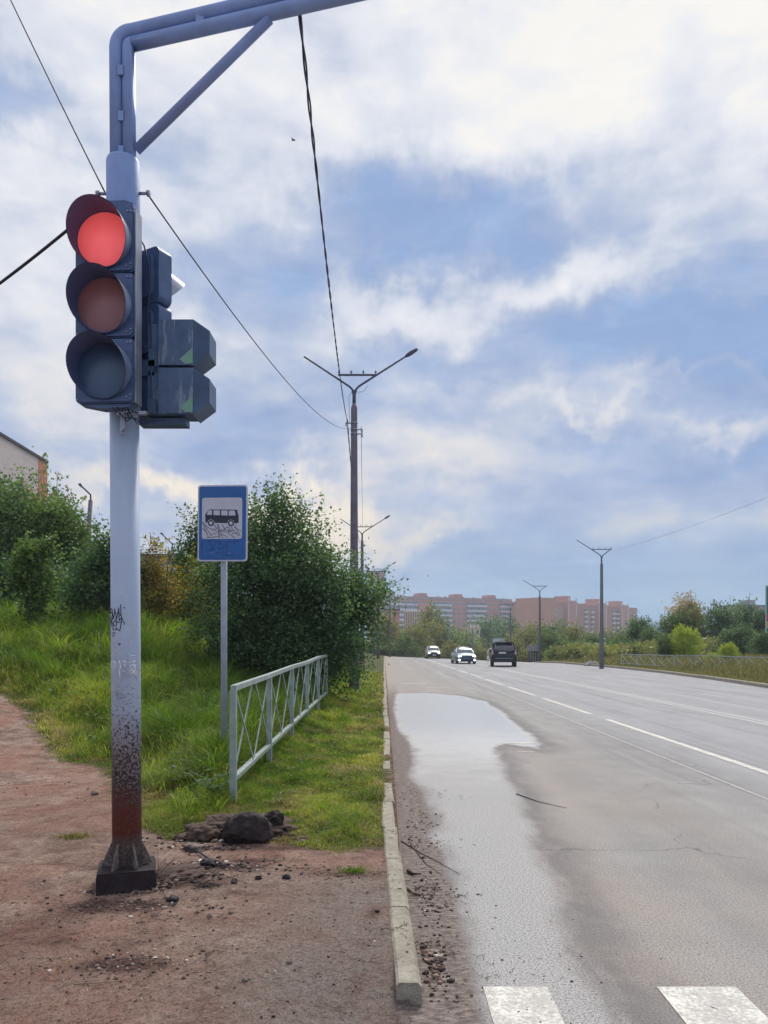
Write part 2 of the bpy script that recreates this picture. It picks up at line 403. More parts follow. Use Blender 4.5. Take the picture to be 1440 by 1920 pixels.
    rough = t.mix(mud, rough, (.95, .95, .95, 1))
    t.put(b.inputs['Roughness'], rough)
    t.put(b.inputs['Specular IOR Level'], t.rng(gloss, 0, 1, .35, .62))
    t.put(b.inputs['Coat Weight'], t.math('MULTIPLY', gloss, .55)); t.put(b.inputs['Coat Roughness'], t.rng(mirror, 0, 1, .38, .22)); b.inputs['Coat IOR'].default_value = 1.4
    bs = t.math('ADD', t.math('MULTIPLY', grain, 1.0), t.math('MULTIPLY', mud, t.noise(co, 25, 4)))
    bp = t.new('ShaderNodeBump'); t.put(bp.inputs['Height'], bs); bp.inputs['Distance'].default_value = .007
    t.put(bp.inputs['Strength'], t.rng(y, 40, 5, .08, .42)); t.put(b.inputs['Normal'], bp.outputs[0])
    bp2 = t.new('ShaderNodeBump'); t.put(bp2.inputs['Height'], grain); bp2.inputs['Distance'].default_value = .002
    t.put(bp2.inputs['Strength'], t.rng(y, 16, 5, .0, .3)); t.put(b.inputs['Coat Normal'], bp2.outputs[0])
    return m
M_ground = mat_ground(); M_road = mat_road()

def axis(lst):
    out = []
    for a, b, st in lst: out += list(np.arange(a, b, st))
    return np.array(out)
gx = axis([(-900, -100, 40), (-100, -30, 5), (-30, -9, .7), (-9, -2.6, .2), (-2.6, -.08, .06)])
gx = np.concatenate([gx, [-.06, 0, .06, .114, .131], axis([(.4, 13, 1.5), (13, 18, .1), (18, 40, 1), (40, 120, 8), (120, 900, 50)])])
gy = axis([(-40, 1.5, 3), (1.5, 9, .06), (9, 20, .16), (20, 45, .5), (45, 130, 2), (130, 500, 12), (500, 900, 50)])
def grid(name, gx, gy, zf, mat, attrs):
    X, Y = np.meshgrid(gx, gy); nx = len(gx); ny = len(gy)
    Z = zf(X, Y); V = np.stack([X.ravel(), Y.ravel(), Z.ravel()], 1)
    i = np.arange(nx - 1)[None, :] + nx * np.arange(ny - 1)[:, None]; i = i.ravel()
    Fc = np.stack([i, i + 1, i + 1 + nx, i + nx], 1)
    me = np_mesh(name, V, [Fc], {k: f(X.ravel(), Y.ravel()) for k, f in attrs.items()}, True)
    return link(name, me, mat)
def stain(X, Y):
    s = np.zeros_like(X)
    for (px, py, rx_, ry_, w) in [(225, 1700, .36, .16, 1), (225, 1812, .26, .12, .95), (170, 1770, .5, .1, .5), (310, 1655, .42, .16, 1.1), (400, 1625, .45, .16, .9), (470, 1615, .4, .1, .8), (520, 1590, .35, .12, .8), (655, 1640, .3, .1, .7), (420, 1572, .5, .14, 1.1),
                                  (300, 1580, .3, .1, .6), (175, 1630, .12, .1, .6), (700, 1715, .08, .12, .7), (550, 1690, .6, .1, .25), (620, 1890, .5, .08, .35), (80, 1560, .7, .1, .3), (60, 1420, 1.2, .25, .3)]:
        cx, cy = hit(px, py); s = np.maximum(s, w * np.exp(-(((X - cx) / rx_) ** 2 + ((Y - cy) / ry_) ** 2)))
    s = np.maximum(s, .62 * np.exp(-((X + .0 - .05 * np.clip((6.3 - Y) / 3, 0, 1)) / .03) ** 2) * (Y < 6))
    d = sdist(X, Y, GRASS); return np.maximum(s, .55 * np.exp(-((d + .02) / .14) ** 2) * (Y < 30))
g = grid('ground', gx, gy, gz, M_ground, {'grass': lambda X, Y: np.where(X > 10, 3.0, np.clip(sdist(X, Y, GRASS), -3, 3)),
        'stain': stain, 'grey': lambda X, Y: ss(-1.1, -.2, X) * (1 - ss(4.6, 5.6, Y)) * .9 + .25 * (1 - ss(3, 5, Y))})
tag(g, kind='structure')
rx = np.concatenate([axis([(.115, 2.4, .06), (2.4, 13, .5)]), [13.0]])
ry = axis([(-20, 2.4, 2), (2.4, 12, .12), (12, 34, .3), (34, 80, 2), (80, 250, 4)])
X, Y = np.meshgrid(np.linspace(0, 1, len(rx)), ry)
def road_mesh():
    n = len(rx); V = []
    s = (rx - rx[0]) / (rx[-1] - rx[0])
    XX = []; YY = []
    for y in ry:
        w = float(kerbx(y)) - .115
        xs = np.where(rx < 2.4, rx, 2.4 + (rx - 2.4) * (w - 2.285) / (13 - 2.4))
        XX.append(xs); YY.append(np.full(n, y))
    XX = np.array(XX); YY = np.array(YY); ZZ = road_z(XX, YY)
    V = np.stack([XX.ravel(), YY.ravel(), ZZ.ravel()], 1)
    i = (np.arange(n - 1)[None, :] + n * np.arange(len(ry) - 1)[:, None]).ravel()
    me = np_mesh('road', V, [np.stack([i, i + 1, i + 1 + n, i + n], 1)], {'wet': np.clip(sdist(XX.ravel(), YY.ravel(), WET), -2, 2)}, True)
    return link('road', me, M_road)
tag(road_mesh(), kind='structure')

# kerbs ---------------------------------------------------------------
def mat_conc(name, a, b_, sc_=14):
    m, t, b = material(name); co = t.coords(); n = t.noise(co, sc_, 7, .7); n2 = t.noise(co, 2.1, 5, .7)
    c = t.ramp(n, [(.3, a), (.68, b_)]); c = t.mix(t.rng(n2, .5, .68, 0, .6), c, rgb(112, 102, 88))
    c = t.mix(t.rng(t.noise(co, 60, 3, .8), .62, .7, 0, .6), c, rgb(60, 56, 50))
    t.put(b.inputs['Base Color'], c); b.inputs['Roughness'].default_value = .9
    t.put(b.inputs['Normal'], t.bump(t.math('ADD', n, t.noise(co, 90, 3)), .7, .012)); return m
M_kerb = mat_conc('kerb_concrete', rgb(134, 126, 112), rgb(176, 168, 152))
def kerb(name, line, w, top, seg=1.0, mat=M_kerb, inner=-1):
    rnd = random.Random(5); mb = MB(); y = line[0]
    while y < line[1]:
        sgl = seg if y < 40 else 4.0
        a, b = y + .006, min(y + sgl - .006, line[1]); n = 5 if y < 40 else 2
        dx = rnd.uniform(-.008, .008); dz = rnd.uniform(-.006, .004)
        for k in range(n):
            y0 = a + (b - a) * k / n; y1 = a + (b - a) * (k + 1) / n
            vs = []
            for yy in (y0, y1):
                xe = line[2](yy) + dx; zz = float(road_z(np.array([max(xe, 0)]), np.array([yy]))[0]) + top + dz; wob = (vnoise(np.array([yy * 3.1]), np.array([1.7]))[0] - .5) * .012
                pr = [(0, -.30), (0, -.012 + 0), (.012, 0), (w - .02 + wob, 0), (w, -.02), (w + .006, -.30)]
                for (px_, pz) in pr: vs.append((xe + (px_ if inner < 0 else -px_), yy, zz + pz))
            m_ = 6
            fs = [(i, i + 1, m_ + i + 1, m_ + i) for i in range(m_ - 1)]
            if k == 0: fs.append((5, 4, 3, 2, 1, 0))
            if k == n - 1: fs.append((6, 7, 8, 9, 10, 11))
            mb.add(vs, fs, False)
        y += sgl
    return tag(mb.build(name, mat), kind='structure')
kerb('kerb', (3.42, 113.0, lambda y: -.005 + .05 * max(0, (6.3 - y) / 3) ** 1.4 + .012 * math.sin(y * .55) - .02 * max(0, min(1, (y - 8) / 10))), .113, KZ + .012)
kerb('kerb', (6.0, 108.0, lambda y: float(kerbx(y)) + .10), .17, .15, inner=1)

# markings ------------------------------------------------------------
def mat_paint():
    m, t, b = material('worn_road_paint'); co = t.coords()
    w = t.noise(co, 45, 5, .75); w2 = t.noise(co, 5, 5, .7)
    f = t.math('MULTIPLY', t.rng(t.math('ADD', w, t.math('MULTIPLY', w2, .8)), .78, .95), .7)
    grain = t.noise(co, 48, 5, .85)
    c = t.mix(1.0, t.mix(f, rgb(226, 222, 210), rgb(160, 154, 150)), t.ramp(grain, [(.33, (.55, .55, .56, 1)), (.48, (1, 1, 1, 1)), (.7, (1.08, 1.08, 1.08, 1))]), 'MULTIPLY')
    t.put(b.inputs['Base Color'], c); b.inputs['Roughness'].default_value = .75
    t.put(b.inputs['Normal'], t.bump(grain, .5, .004)); return m
M_paint = mat_paint()
M_paintdim = simple('faded_road_paint', rgb(180, 178, 176), .8, var=.2, scale=6)
def strip(name, x0, x1, y0, y1, mat=M_paint, dz=.004, skew=0):
    mb = MB(); n = max(1, int((y1 - y0) / 1.0)); vs = []; rnd = random.Random(int(y0 * 100))
    for i in range(n + 1):
        y = y0 + (y1 - y0) * i / n
        for x in (x0, x1):
            vs.append((x + skew * (y - y0), y, float(road_z(np.array([x]), np.array([y]))[0]) + dz))
    mb.add(vs, [(2 * i, 2 * i + 1, 2 * i + 3, 2 * i + 2) for i in range(n)])
    return tag(mb.build(name, mat), kind='structure')
strip('lane_marking', 4.74, 4.87, -4, 16.6)
y = 17.9
while y < 88: strip('lane_marking', 4.745, 4.865, y, y + 5.3); y += 6.6
strip('lane_marking', 7.68, 7.79, 4, 88, M_paintdim); strip('lane_marking', 7.92, 8.03, 4, 88, M_paintdim)
strip('lane_marking', 3.97, 4.0, 4, 45, M_paintdim, .003)  # thin seam in the asphalt, drawn as a pale strip
y = 10.6
while y < 70: strip('lane_marking', 10.38, 10.48, y, y + 1.9, M_paintdim); y += 6.5
for k in range(8): 
    x0 = [.463, 1.275][k] if k < 2 else 1.275 + .82 * (k - 1)
    strip('crossing_stripe', x0, x0 + (.30 if k == 0 else .37), -1.0, 3.60)
strip('bus_bay_marking', 1.95, 2.47, 12.52, 12.62); strip('bus_bay_marking', 2.0, 2.25, 11.5, 11.56, M_paintdim)
strip('bus_bay_marking', .7, 1.8, 32.3, 32.6, M_paintdim); strip('bus_bay_marking', 1.6, 2.5, 29.2, 29.4, M_paintdim)

# grass ---------------------------------------------------------------
def leaf_mat(name, c0, c1, c2, trans=.35, rough=.55, spec=.3):
    m, t, b = material(name)
    v = t.attr('v')
    col = t.ramp(v, [(0, c0), (.5, c1), (1, c2)])
    t.put(b.inputs['Base Color'], col); b.inputs['Roughness'].default_value = rough; b.inputs['Specular IOR Level'].default_value = spec
    tr = t.new('ShaderNodeBsdfTranslucent'); t.put(tr.inputs[0], t.mix(1.0, col, (1.5, 1.6, .8, 1), 'MULTIPLY'))
    mx = t.new('ShaderNodeMixShader'); mx.inputs[0].default_value = trans
    t.l.new(b.outputs[0], mx.inputs[1]); t.l.new(tr.outputs[0], mx.inputs[2])
    out = m.node_tree.nodes['Material Output']; t.l.new(mx.outputs[0], out.inputs[0])
    return m
def blades(name, pts, hgt, wid, v, lean, mat, seed=1):
    rs = np.random.RandomState(seed); n = len(pts)
    x, y = pts[:, 0], pts[:, 1]; z = gz(x, y) - .01
    a = rs.rand(n) * 2 * np.pi; la = rs.rand(n) * 2 * np.pi; ln = hgt * lean * (.3 + rs.rand(n))
    wx = np.cos(a) * wid / 2; wy = np.sin(a) * wid / 2
    lx = np.cos(la) * ln; ly = np.sin(la) * ln
    V = np.zeros((n, 5, 3))
    V[:, 0] = np.stack([x - wx, y - wy, z], 1); V[:, 1] = np.stack([x + wx, y + wy, z], 1)
    V[:, 2] = np.stack([x - wx * .8 + lx * .35, y - wy * .8 + ly * .35, z + hgt * .6], 1); V[:, 3] = np.stack([x + wx * .8 + lx * .35, y + wy * .8 + ly * .35, z + hgt * .6], 1)
    V[:, 4] = np.stack([x + lx, y + ly, z + hgt * (1 - .35 * lean * lean)], 1)
    i = np.arange(n) * 5
    q = np.stack([i, i + 1, i + 3, i + 2], 1); tr = np.stack([i + 2, i + 3, i + 4], 1)
    me = np_mesh(name, V.reshape(-1, 3), [q, tr], {'v': np.repeat(v, 5)})
    return link(name, me, mat)
M_grass = leaf_mat('grass_blades', rgb(50, 74, 22), rgb(106, 136, 42), rgb(184, 182, 84), .42)
M_dry = leaf_mat('dry_grass_blades', rgb(84, 80, 36), rgb(140, 128, 66), rgb(188, 172, 110), .3)
def pathd(x, y): return np.clip(sdist(x, y, GRASS), -5, 5)
def sample(n, box, dens, seed):
    rs = np.random.RandomState(seed)
    # sample in perspective: uniform in 1/Y so that the density falls with distance
    x0, x1, y0, y1 = box; u = rs.rand(n); Y = 1 / (1 / y0 + (1 / y1 - 1 / y0) * u)
    lo_ = np.maximum(x0, -.56 * Y - 1.5); X = lo_ + (x1 - lo_) * rs.rand(n)
    k = rs.rand(n) < dens(X, Y); return np.stack([X[k], Y[k]], 1)
def grass():
    def dens(x, y):
        d = pathd(x, y) + (fbm(x * 3, y * 3) - .47) * .5
        return np.where((d > -.03) & (x < .005 + .05 * fbm(x * 0 + 2, y * 6)), np.clip(.35 + d * 2, 0, 1), 0) * np.where(x > -.62, .9, 1.0)
    p = sample(520000, (-20, 0, 5.2, 42), dens, 3)
    x, y = p[:, 0], p[:, 1]; rs = np.random.RandomState(4); n = len(p)
    d = pathd(x, y)
    tall = ss(.25, 1.6, d) * ss(-1.55, -1.85, x) * ss(6.9, 8.0, y)      # weeds behind the railing and round the sign
    edge = np.exp(-((x + 1.45) / .16) ** 2) * ss(6.8, 7.3, y) * .3
    patch = fbm(x * .7 + 3, y * .45)
    cl = ss(.38, .62, fbm(x * 3.3, y * 2.6)); far = ss(11, 15, y)
    h = .035 + .06 * rs.rand(n) * (.5 + cl) + .07 * patch * cl + far * .10 * cl + tall * (.16 + .30 * np.exp(-((x + 2.2) ** 2 + (y - 8.3) ** 2) / .9) + (.30 + .35 * fbm(x * 1.3, y * 1.1)) * (.25 + cl) * (.35 + .65 * rs.rand(n))) + edge * (.1 + .3 * rs.rand(n))
    h *= .5 + .5 * ss(-.05, .3, d)
    w = np.maximum(.0045, y * .00085) * (.7 + .6 * rs.rand(n))
    yel = ss(.50, .62, fbm(x * .8 + 40, y * .5 + 11)) * .35 + ss(1.9, .9, d) * .16
    v = np.clip(.10 + .5 * rs.rand(n) + yel * .9 + .9 * (fbm(x * 4, y * 3.2) - .47) + .5 * (fbm(x * 1.2 + 5, y) - .47) - .25 * tall * fbm(x * 2, y * 1.4), 0, 1)
    dry = (rs.rand(n) < .12 + .5 * ss(.48, .64, fbm(x * 2.2 + 31, y * 1.8)) * (1 - tall) + .4 * ss(1.5, .1, d) * (1 - tall))
    o = blades('grass', p[~dry], h[~dry], w[~dry], v[~dry], .75, M_grass, 5); tag(o, 'green grass growing over the verge and the slope left of the road', 'grass', kind='stuff')
    o = blades('dry_grass', p[dry], h[dry] * .9, w[dry], v[dry], 1.25, M_dry, 6); tag(o, 'straw coloured dry blades and stalks mixed into the verge grass', 'grass', kind='stuff')
    # long arching blades standing out of the tall grass
    q = sample(60000, (-9, -1.45, 6.6, 15), lambda x, y: np.where((pathd(x, y) > .3), .55 * ss(.36, .6, fbm(x * 1.5 + 2, y * 1.3)) + .12, 0), 15)
    x, y = q[:, 0], q[:, 1]; m_ = len(q); rs2 = np.random.RandomState(16)
    tl = ss(.25, 1.4, pathd(x, y)) * ss(-1.5, -1.8, x)
    o = blades('grass', q, (.12 + .14 * rs2.rand(m_)) + tl * (.12 + .38 * rs2.rand(m_)), (.007 + .005 * rs2.rand(m_)), np.clip(.3 + .6 * rs2.rand(m_), 0, 1), .95, M_grass, 17); tag(o, 'long arching grass blades between the path and the railing', 'grass', kind='stuff')
    # right verge
    rs = np.random.RandomState(9); n = 42000
    Y = 1 / (1 / 24 + (1 / 110 - 1 / 24) * rs.rand(n)); X = kerbx(Y) + .12 + rs.rand(n) ** 1.3 * 14
    hh = np.where(X - kerbx(Y) < 1.3, .10 + .08 * rs.rand(n), .25 + .55 * rs.rand(n) * ss(1.3, 3, X - kerbx(Y)))
    o = blades('grass', np.stack([X, Y], 1), hh, Y * .0009, rs.rand(n), .6, leaf_mat('verge_grass', rgb(84, 88, 52), rgb(122, 118, 78), rgb(164, 148, 112), .3), 10)
    tag(o, 'rough dry grass along the far right kerb behind the road', 'grass', kind='stuff')
    # broad weed leaves in the near tall grass
    q = sample(60000, (-9, -1.5, 6.8, 16), lambda x, y: np.where((pathd(x, y) > .5) & (fbm(x * 1.1 + 7, y * 1.1) > .45), .35, 0), 12)
    x, y = q[:, 0], q[:, 1]; n = len(q); rs = np.random.RandomState(2)
    zz = gz(x, y) + rs.rand(n) * .42 * (.3 + fbm(x * 1.3, y * 1.1)); s = .018 + .03 * rs.rand(n); a = rs.rand(n) * 6.28; ti = (rs.rand(n) - .3) * 1.2
    ux, uy = np.cos(a), np.sin(a); V = np.zeros((n, 4, 3))
    V[:, 0] = np.stack([x, y, zz], 1); V[:, 2] = np.stack([x + ux * s * 2, y + uy * s * 2, zz + ti * s], 1)
    V[:, 1] = np.stack([x + ux * s - uy * s * .7, y + uy * s + ux * s * .7, zz + ti * s * .5 + s * .15], 1); V[:, 3] = np.stack([x + ux * s + uy * s * .7, y + uy * s - ux * s * .7, zz + ti * s * .5 + s * .15], 1)
    me = np_mesh('weeds', V.reshape(-1, 3), [np.arange(4 * n).reshape(n, 4)], {'v': np.repeat(rs.rand(n) * .7, 4)})
    tag(link('weeds', me, leaf_mat('weed_leaves', rgb(36, 62, 22), rgb(72, 108, 36), rgb(130, 150, 60), .4)), 'broad leaved green weeds growing through the tall grass round the bus stop sign', 'weeds', kind='stuff')
    # tiny white clover and daisies
    q = sample(2500, (-9, -.1, 6.5, 16), lambda x, y: np.where(pathd(x, y) > .5, .16, 0), 13)
    mb = MB()
    for (x, y) in q:
        z = gzs(x, y) + random.Random(x * 1000).uniform(.1, .45) * (1 if x < -1.7 else .3); s = .007
        mb.add([(x - s, y, z), (x, y - s, z + s), (x + s, y, z), (x, y + s, z + s), (x, y, z + 1.6 * s)], [(0, 1, 4), (1, 2, 4), (2, 3, 4), (3, 0, 4)])
    tag(mb.build('wild_flowers', simple('white_petals', rgb(220, 222, 215), .8)), 'tiny white flower heads dotted through the verge grass', 'flowers', kind='stuff')
grass()
# ------------------------------------------------------------------ trees
M_bark = simple('bark', rgb(88, 76, 66), .9, var=.35, scale=14, bump=.6)
M_bark2 = simple('grey_bark', rgb(110, 100, 88), .9, var=.3, scale=10, bump=.5)
LM = {
 'dark': leaf_mat('dark_green_leaves', rgb(40, 64, 44), rgb(84, 114, 74), rgb(156, 178, 126), .38),
 'green': leaf_mat('mid_green_leaves', rgb(48, 70, 38), rgb(92, 118, 62), rgb(150, 166, 100), .35),
 'willow': leaf_mat('grey_green_leaves', rgb(64, 90, 58), rgb(110, 136, 82), rgb(166, 182, 120), .35),
 'red': leaf_mat('reddish_brown_leaves', rgb(92, 66, 54), rgb(142, 112, 80), rgb(176, 160, 102), .35),
 'autumn': leaf_mat('brown_yellow_leaves', rgb(96, 82, 48), rgb(150, 132, 72), rgb(196, 178, 100), .4),
 'yellow': leaf_mat('yellowing_leaves', rgb(124, 104, 44), rgb(180, 160, 66), rgb(222, 206, 104), .45),
 'lime': leaf_mat('lime_leaves', rgb(110, 130, 36), rgb(164, 178, 56), rgb(204, 206, 92), .4),
 'olive': leaf_mat('olive_leaves', rgb(86, 90, 52), rgb(130, 130, 76), rgb(168, 160, 106), .35),
 'orange': leaf_mat('pale_orange_leaves', rgb(134, 114, 96), rgb(170, 148, 126), rgb(198, 178, 154), .4),
}
def crown_mesh(seed, blobs, nclump, per, leaf, sig=.30, shell=.55, droop=.0, sprigs=0, size_var=.4):
    """blobs: (x,y,z,rx,ry,rz,weight). Leaf-sized rhombi gathered in clumps spread through the volume."""
    rs = np.random.RandomState(seed); bl = np.array([b[:6] for b in blobs], float)
    wt = np.array([(b[6] if len(b) > 6 else b[3] * b[5]) for b in blobs], float); wt /= wt.sum()
    bi = rs.choice(len(bl), nclump, p=wt)
    d = rs.normal(size=(nclump, 3)); d /= np.linalg.norm(d, axis=1)[:, None]
    r = 1 - shell * rs.rand(nclump) ** 1.5 * 1.0
    r *= 1 + .16 * rs.normal(size=nclump)
    cc = bl[bi, :3] + d * r[:, None] * bl[bi, 3:6]
    cv = rs.rand(nclump)
    cs = sig * (.6 + .8 * rs.rand(nclump))
    ends = cc.copy()
    ci = np.repeat(np.arange(nclump), per)
    p = cc[ci] + rs.normal(size=(len(ci), 3)) * cs[ci][:, None] * np.array([1, 1, .75])
    v = .30 + .32 * (cv[ci] - .5) * 2 * .6 + .5 * (rs.rand(len(ci)) - .3)
    if sprigs:
        sp = []; sv = []
        top = np.argsort(-(cc[:, 2] + .35 * rs.rand(nclump) * bl[:, 5].max() + .25 * np.abs(cc[:, 0])))[:sprigs * 3]
        for k in rs.choice(top, min(sprigs, len(top)), replace=False):
            up = np.array([rs.normal() * .35, rs.normal() * .35, 1.0]); out = d[k] * .5; dr = up + out; dr /= np.linalg.norm(dr)
            L = sig * (1.6 + 2.6 * rs.rand()); m = int(10 + L * 26)
            tt = rs.rand(m); q = cc[k] + dr * (tt * L)[:, None] + rs.normal(size=(m, 3)) * leaf * .8 * (1.2 - tt)[:, None]
            sp.append(q); sv.append(.35 + .5 * rs.rand(m)); ends = np.vstack([ends, cc[k] + dr * L])
        p = np.vstack([p] + sp); v = np.concatenate([v] + sv)
    n = len(p); s = leaf * (1 - size_var / 2 + size_var * rs.rand(n))
    a = rs.rand(n) * 2 * np.pi; ti = rs.normal(size=n) * .5 - .25 - droop
    ux = np.cos(a) * np.cos(ti); uy = np.sin(a) * np.cos(ti); uz = np.sin(ti); u = np.stack([ux, uy, uz], 1)
    w = rs.normal(size=(n, 3)); w[:, 2] *= .5; w -= u * (w * u).sum(1)[:, None]; w /= np.linalg.norm(w, axis=1)[:, None]
    V = np.zeros((n, 4, 3)); nn = np.cross(u, w)
    V[:, 0] = p; V[:, 2] = p + u * s[:, None]
    V[:, 1] = p + u * (s * .45)[:, None] + w * (s * .36)[:, None] + nn * (s * .1)[:, None]; V[:, 3] = p + u * (s * .45)[:, None] - w * (s * .36)[:, None] + nn * (s * .1)[:, None]
    return np_mesh('crown', V.reshape(-1, 3), [np.arange(4 * n).reshape(n, 4)], {'v': np.repeat(np.clip(v, 0, 1), 4)}), ends
def trunk_mb(seed, ends, h, r, stems=1, spread=.2, nl=26, bare=.25):
    rnd = random.Random(seed); mb = MB(); ends = list(ends)
    picks = [ends[i] for i in [rnd.randrange(len(ends)) for _ in range(nl)]]
    for s_ in range(stems):
        bx, by = (rnd.uniform(-spread, spread), rnd.uniform(-spread, spread)) if stems > 1 else (0, 0)
        tx, ty = bx * 2.2 + rnd.uniform(-.1, .1) * h, by * 2 + rnd.uniform(-.08, .08) * h
        ax = [Vector((bx + (tx - bx) * t + rnd.uniform(-.02, .02) * h * t, by + (ty - by) * t, -.25 + (h * .85 + .25) * t)) for t in (0, .15, .3, .5, .7, 1)]
        rr = r * (1 if stems == 1 else rnd.uniform(.6, 1)); mb.tube(ax, [rr * 1.25, rr, rr * .85, rr * .6, rr * .38, rr * .1], 7)
        for e in picks[s_::stems]:
            e = Vector(e); t = max(bare, min(.85, (e.z / h) * rnd.uniform(.35, .7))); k = t * 5; 
            ts = [0, .15, .3, .5, .7, 1]; i = max(j for j in range(6) if ts[j] <= t); i = min(i, 4)
            o = ax[i].lerp(ax[i + 1], (t - ts[i]) / (ts[i + 1] - ts[i]))
            q = o.lerp(e, .5) + Vector((0, 0, .08 * (e - o).length)); mb.tube([o, q, e], [rr * .38, rr * .22, rr * .06], 5, cap=False)
    return mb
def tree(name, label, cat, loc, seed, blobs, nclump, per, leaf, leafm, h=None, r=.1, stems=1, spread=.2, group=None, bark=None, parts=('trunk', 'crown'), rz=0, **kw):
    root = empty(name, loc, label, cat, group, rz); nl = kw.pop('nl', 26)
    me, ends = crown_mesh(seed, blobs, nclump, per, leaf, **kw); link(parts[1], me, LM[leafm] if isinstance(leafm, str) else leafm, root)
    h = h or max(b[2] + b[5] for b in blobs)
    trunk_mb(seed, ends, h, r, stems, spread, nl).build(parts[0], bark or M_bark, root); return root

# the big shrub beside the railing
tree('large_shrub', 'large dark green shrub leaning over the railing end and the kerb', 'shrub', (-2.55, 19.6, gzs(-2.55, 19.6)), 21,
     [(0, 0, 2.2, 1.8, 1.6, 1.75), (-.1, .2, 3.75, 1.1, 1.1, 1.1), (-.05, 0, 4.7, .45, .5, .6), (-.9, 0, 4.1, .5, .5, .7), (-1.1, -.3, 1.9, 1.25, 1.2, 1.4), (1.3, -.4, 1.9, 1.35, 1.3, 1.5), (.85, .2, 3.0, .85, .9, .75), (1.95, -.2, 2.2, .6, .8, .7), (.2, -.7, 1.0, 1.5, 1.0, .9), (-1.5, -.1, .9, .8, .9, .7), (1.1, -.6, .9, .8, .9, .7), (-.5, -.5, 3.2, 1.1, .9, .9)],
     820, 84, .082, 'dark', r=.09, stems=7, spread=.5, sig=.22, shell=.75, sprigs=150, nl=90)
tree('tall_weed', 'thin branched weed with grey seed heads in front of the large shrub', 'weed', (-1.75, 16.6, gzs(-1.75, 16.6)), 25, [(0, 0, .7, .35, .3, .5)], 26, 14, .045, 'willow', r=.012, stems=4, spread=.12, sig=.12, parts=('stem', 'foliage'))
# left row, from the frame's edge to the railing
Lg = 'trees and shrubs on the grassy slope'
def at(x, Y): X = (x - XC) * Y / F; return (X, Y, gzs(X, Y))
tree('tree', 'broad grey green tree at the left edge below the brick gable', 'tree', at(20, 29), 31, [(0, 0, 2.3, 2.0, 1.8, 1.9), (-1.6, 0, 2.8, 1.8, 1.6, 1.8), (.9, .3, 2.6, 1.4, 1.5, 1.8), (-.3, -.4, 3.3, 1.4, 1.3, 1.0), (-.2, -.8, 1.3, 1.9, 1.2, 1.1)], 560, 60, .13, 'willow', r=.16, stems=3, spread=.5, sig=.30, sprigs=16, droop=.35, group=Lg)
tree('tree', 'reddish brown tree behind the grey green tree at the left', 'tree', at(112, 31), 32, [(0, 0, 2.2, 1.05, 1.1, 1.6), (-.7, .3, 3.6, .7, .8, .8), (.75, 0, 1.5, .8, .8, 1.1)], 250, 55, .12, 'red', r=.12, stems=2, spread=.3, sig=.28, sprigs=16, group=Lg)
tree('tree', 'dark green tree standing right of the reddish brown tree', 'tree', at(130, 28), 36, [(-.2, 0, 2.4, .8, .8, 1.1), (.45, 0, 1.4, .7, .7, .9), (-.5, 0, 3.0, .5, .6, .7)], 190, 55, .12, 'green', r=.1, stems=2, spread=.3, sig=.24, sprigs=14, group=Lg)
tree('young_tree', 'small round leaved sapling on the grass in front of the left trees', 'tree', at(62, 18.5), 33, [(0, 0, 1.5, .42, .4, .95), (.1, 0, .7, .35, .3, .5), (.15, 0, 2.1, .35, .3, .4), (-.3, 0, 1.7, .25, .3, .5)], 110, 34, .095, 'green', r=.035, stems=2, spread=.12, sig=.13, sprigs=14, group=Lg)
tree('shrub', 'dark round shrub just left of the traffic light pole', 'shrub', at(183, 21), 34, [(0, 0, 1.25, .72, .7, .95), (.25, 0, 2.1, .45, .45, .6), (-.45, 0, .9, .5, .5, .6), (.5, .1, 1.5, .55, .5, .8)], 230, 42, .085, 'dark', r=.04, stems=5, spread=.25, sig=.16, sprigs=18, group=Lg)
tree('shrub', 'thin brown and yellow shrub between the traffic light pole and the bus stop sign', 'shrub', at(292, 21.5), 35, [(-.1, 0, 1.0, .42, .45, .9), (.2, 0, .8, .4, .4, .7), (-.15, 0, 1.7, .25, .3, .5), (0, 0, 2.2, .10, .10, .3)], 120, 32, .08, 'autumn', r=.035, stems=5, spread=.2, sig=.15, sprigs=18, group=Lg)
tree('shrub', 'yellow leaved low shrub behind the bus stop sign post', 'shrub', at(345, 23), 37, [(0, 0, 1.0, .75, .6, .85), (.4, 0, .7, .6, .5, .6)], 110, 36, .085, 'yellow', r=.03, stems=4, spread=.2, sig=.18, sprigs=6, group=Lg)
tree('shrub', 'green shrub partly hidden behind the blue bus stop sign', 'shrub', at(372, 24.5), 38, [(0, 0, 1.7, 1.0, .9, 1.0), (-.1, 0, 2.3, .45, .5, .6), (.5, 0, 2.9, .7, .6, .8), (.2, 0, 1.1, 1.0, .8, .8)], 250, 42, .092, 'green', r=.05, stems=4, spread=.3, sig=.2, sprigs=22, group=Lg)
tree('shrub', 'dark shrub filling the gap at the left behind the round leaved sapling', 'shrub', at(10, 25.5), 39, [(0, 0, .9, 1.5, .9, .9), (1.6, 0, .8, 1.0, .8, .8), (-1.6, 0, .9, 1.2, .9, .9)], 220, 42, .11, 'dark', r=.05, stems=4, spread=.5, sig=.22, group=Lg)

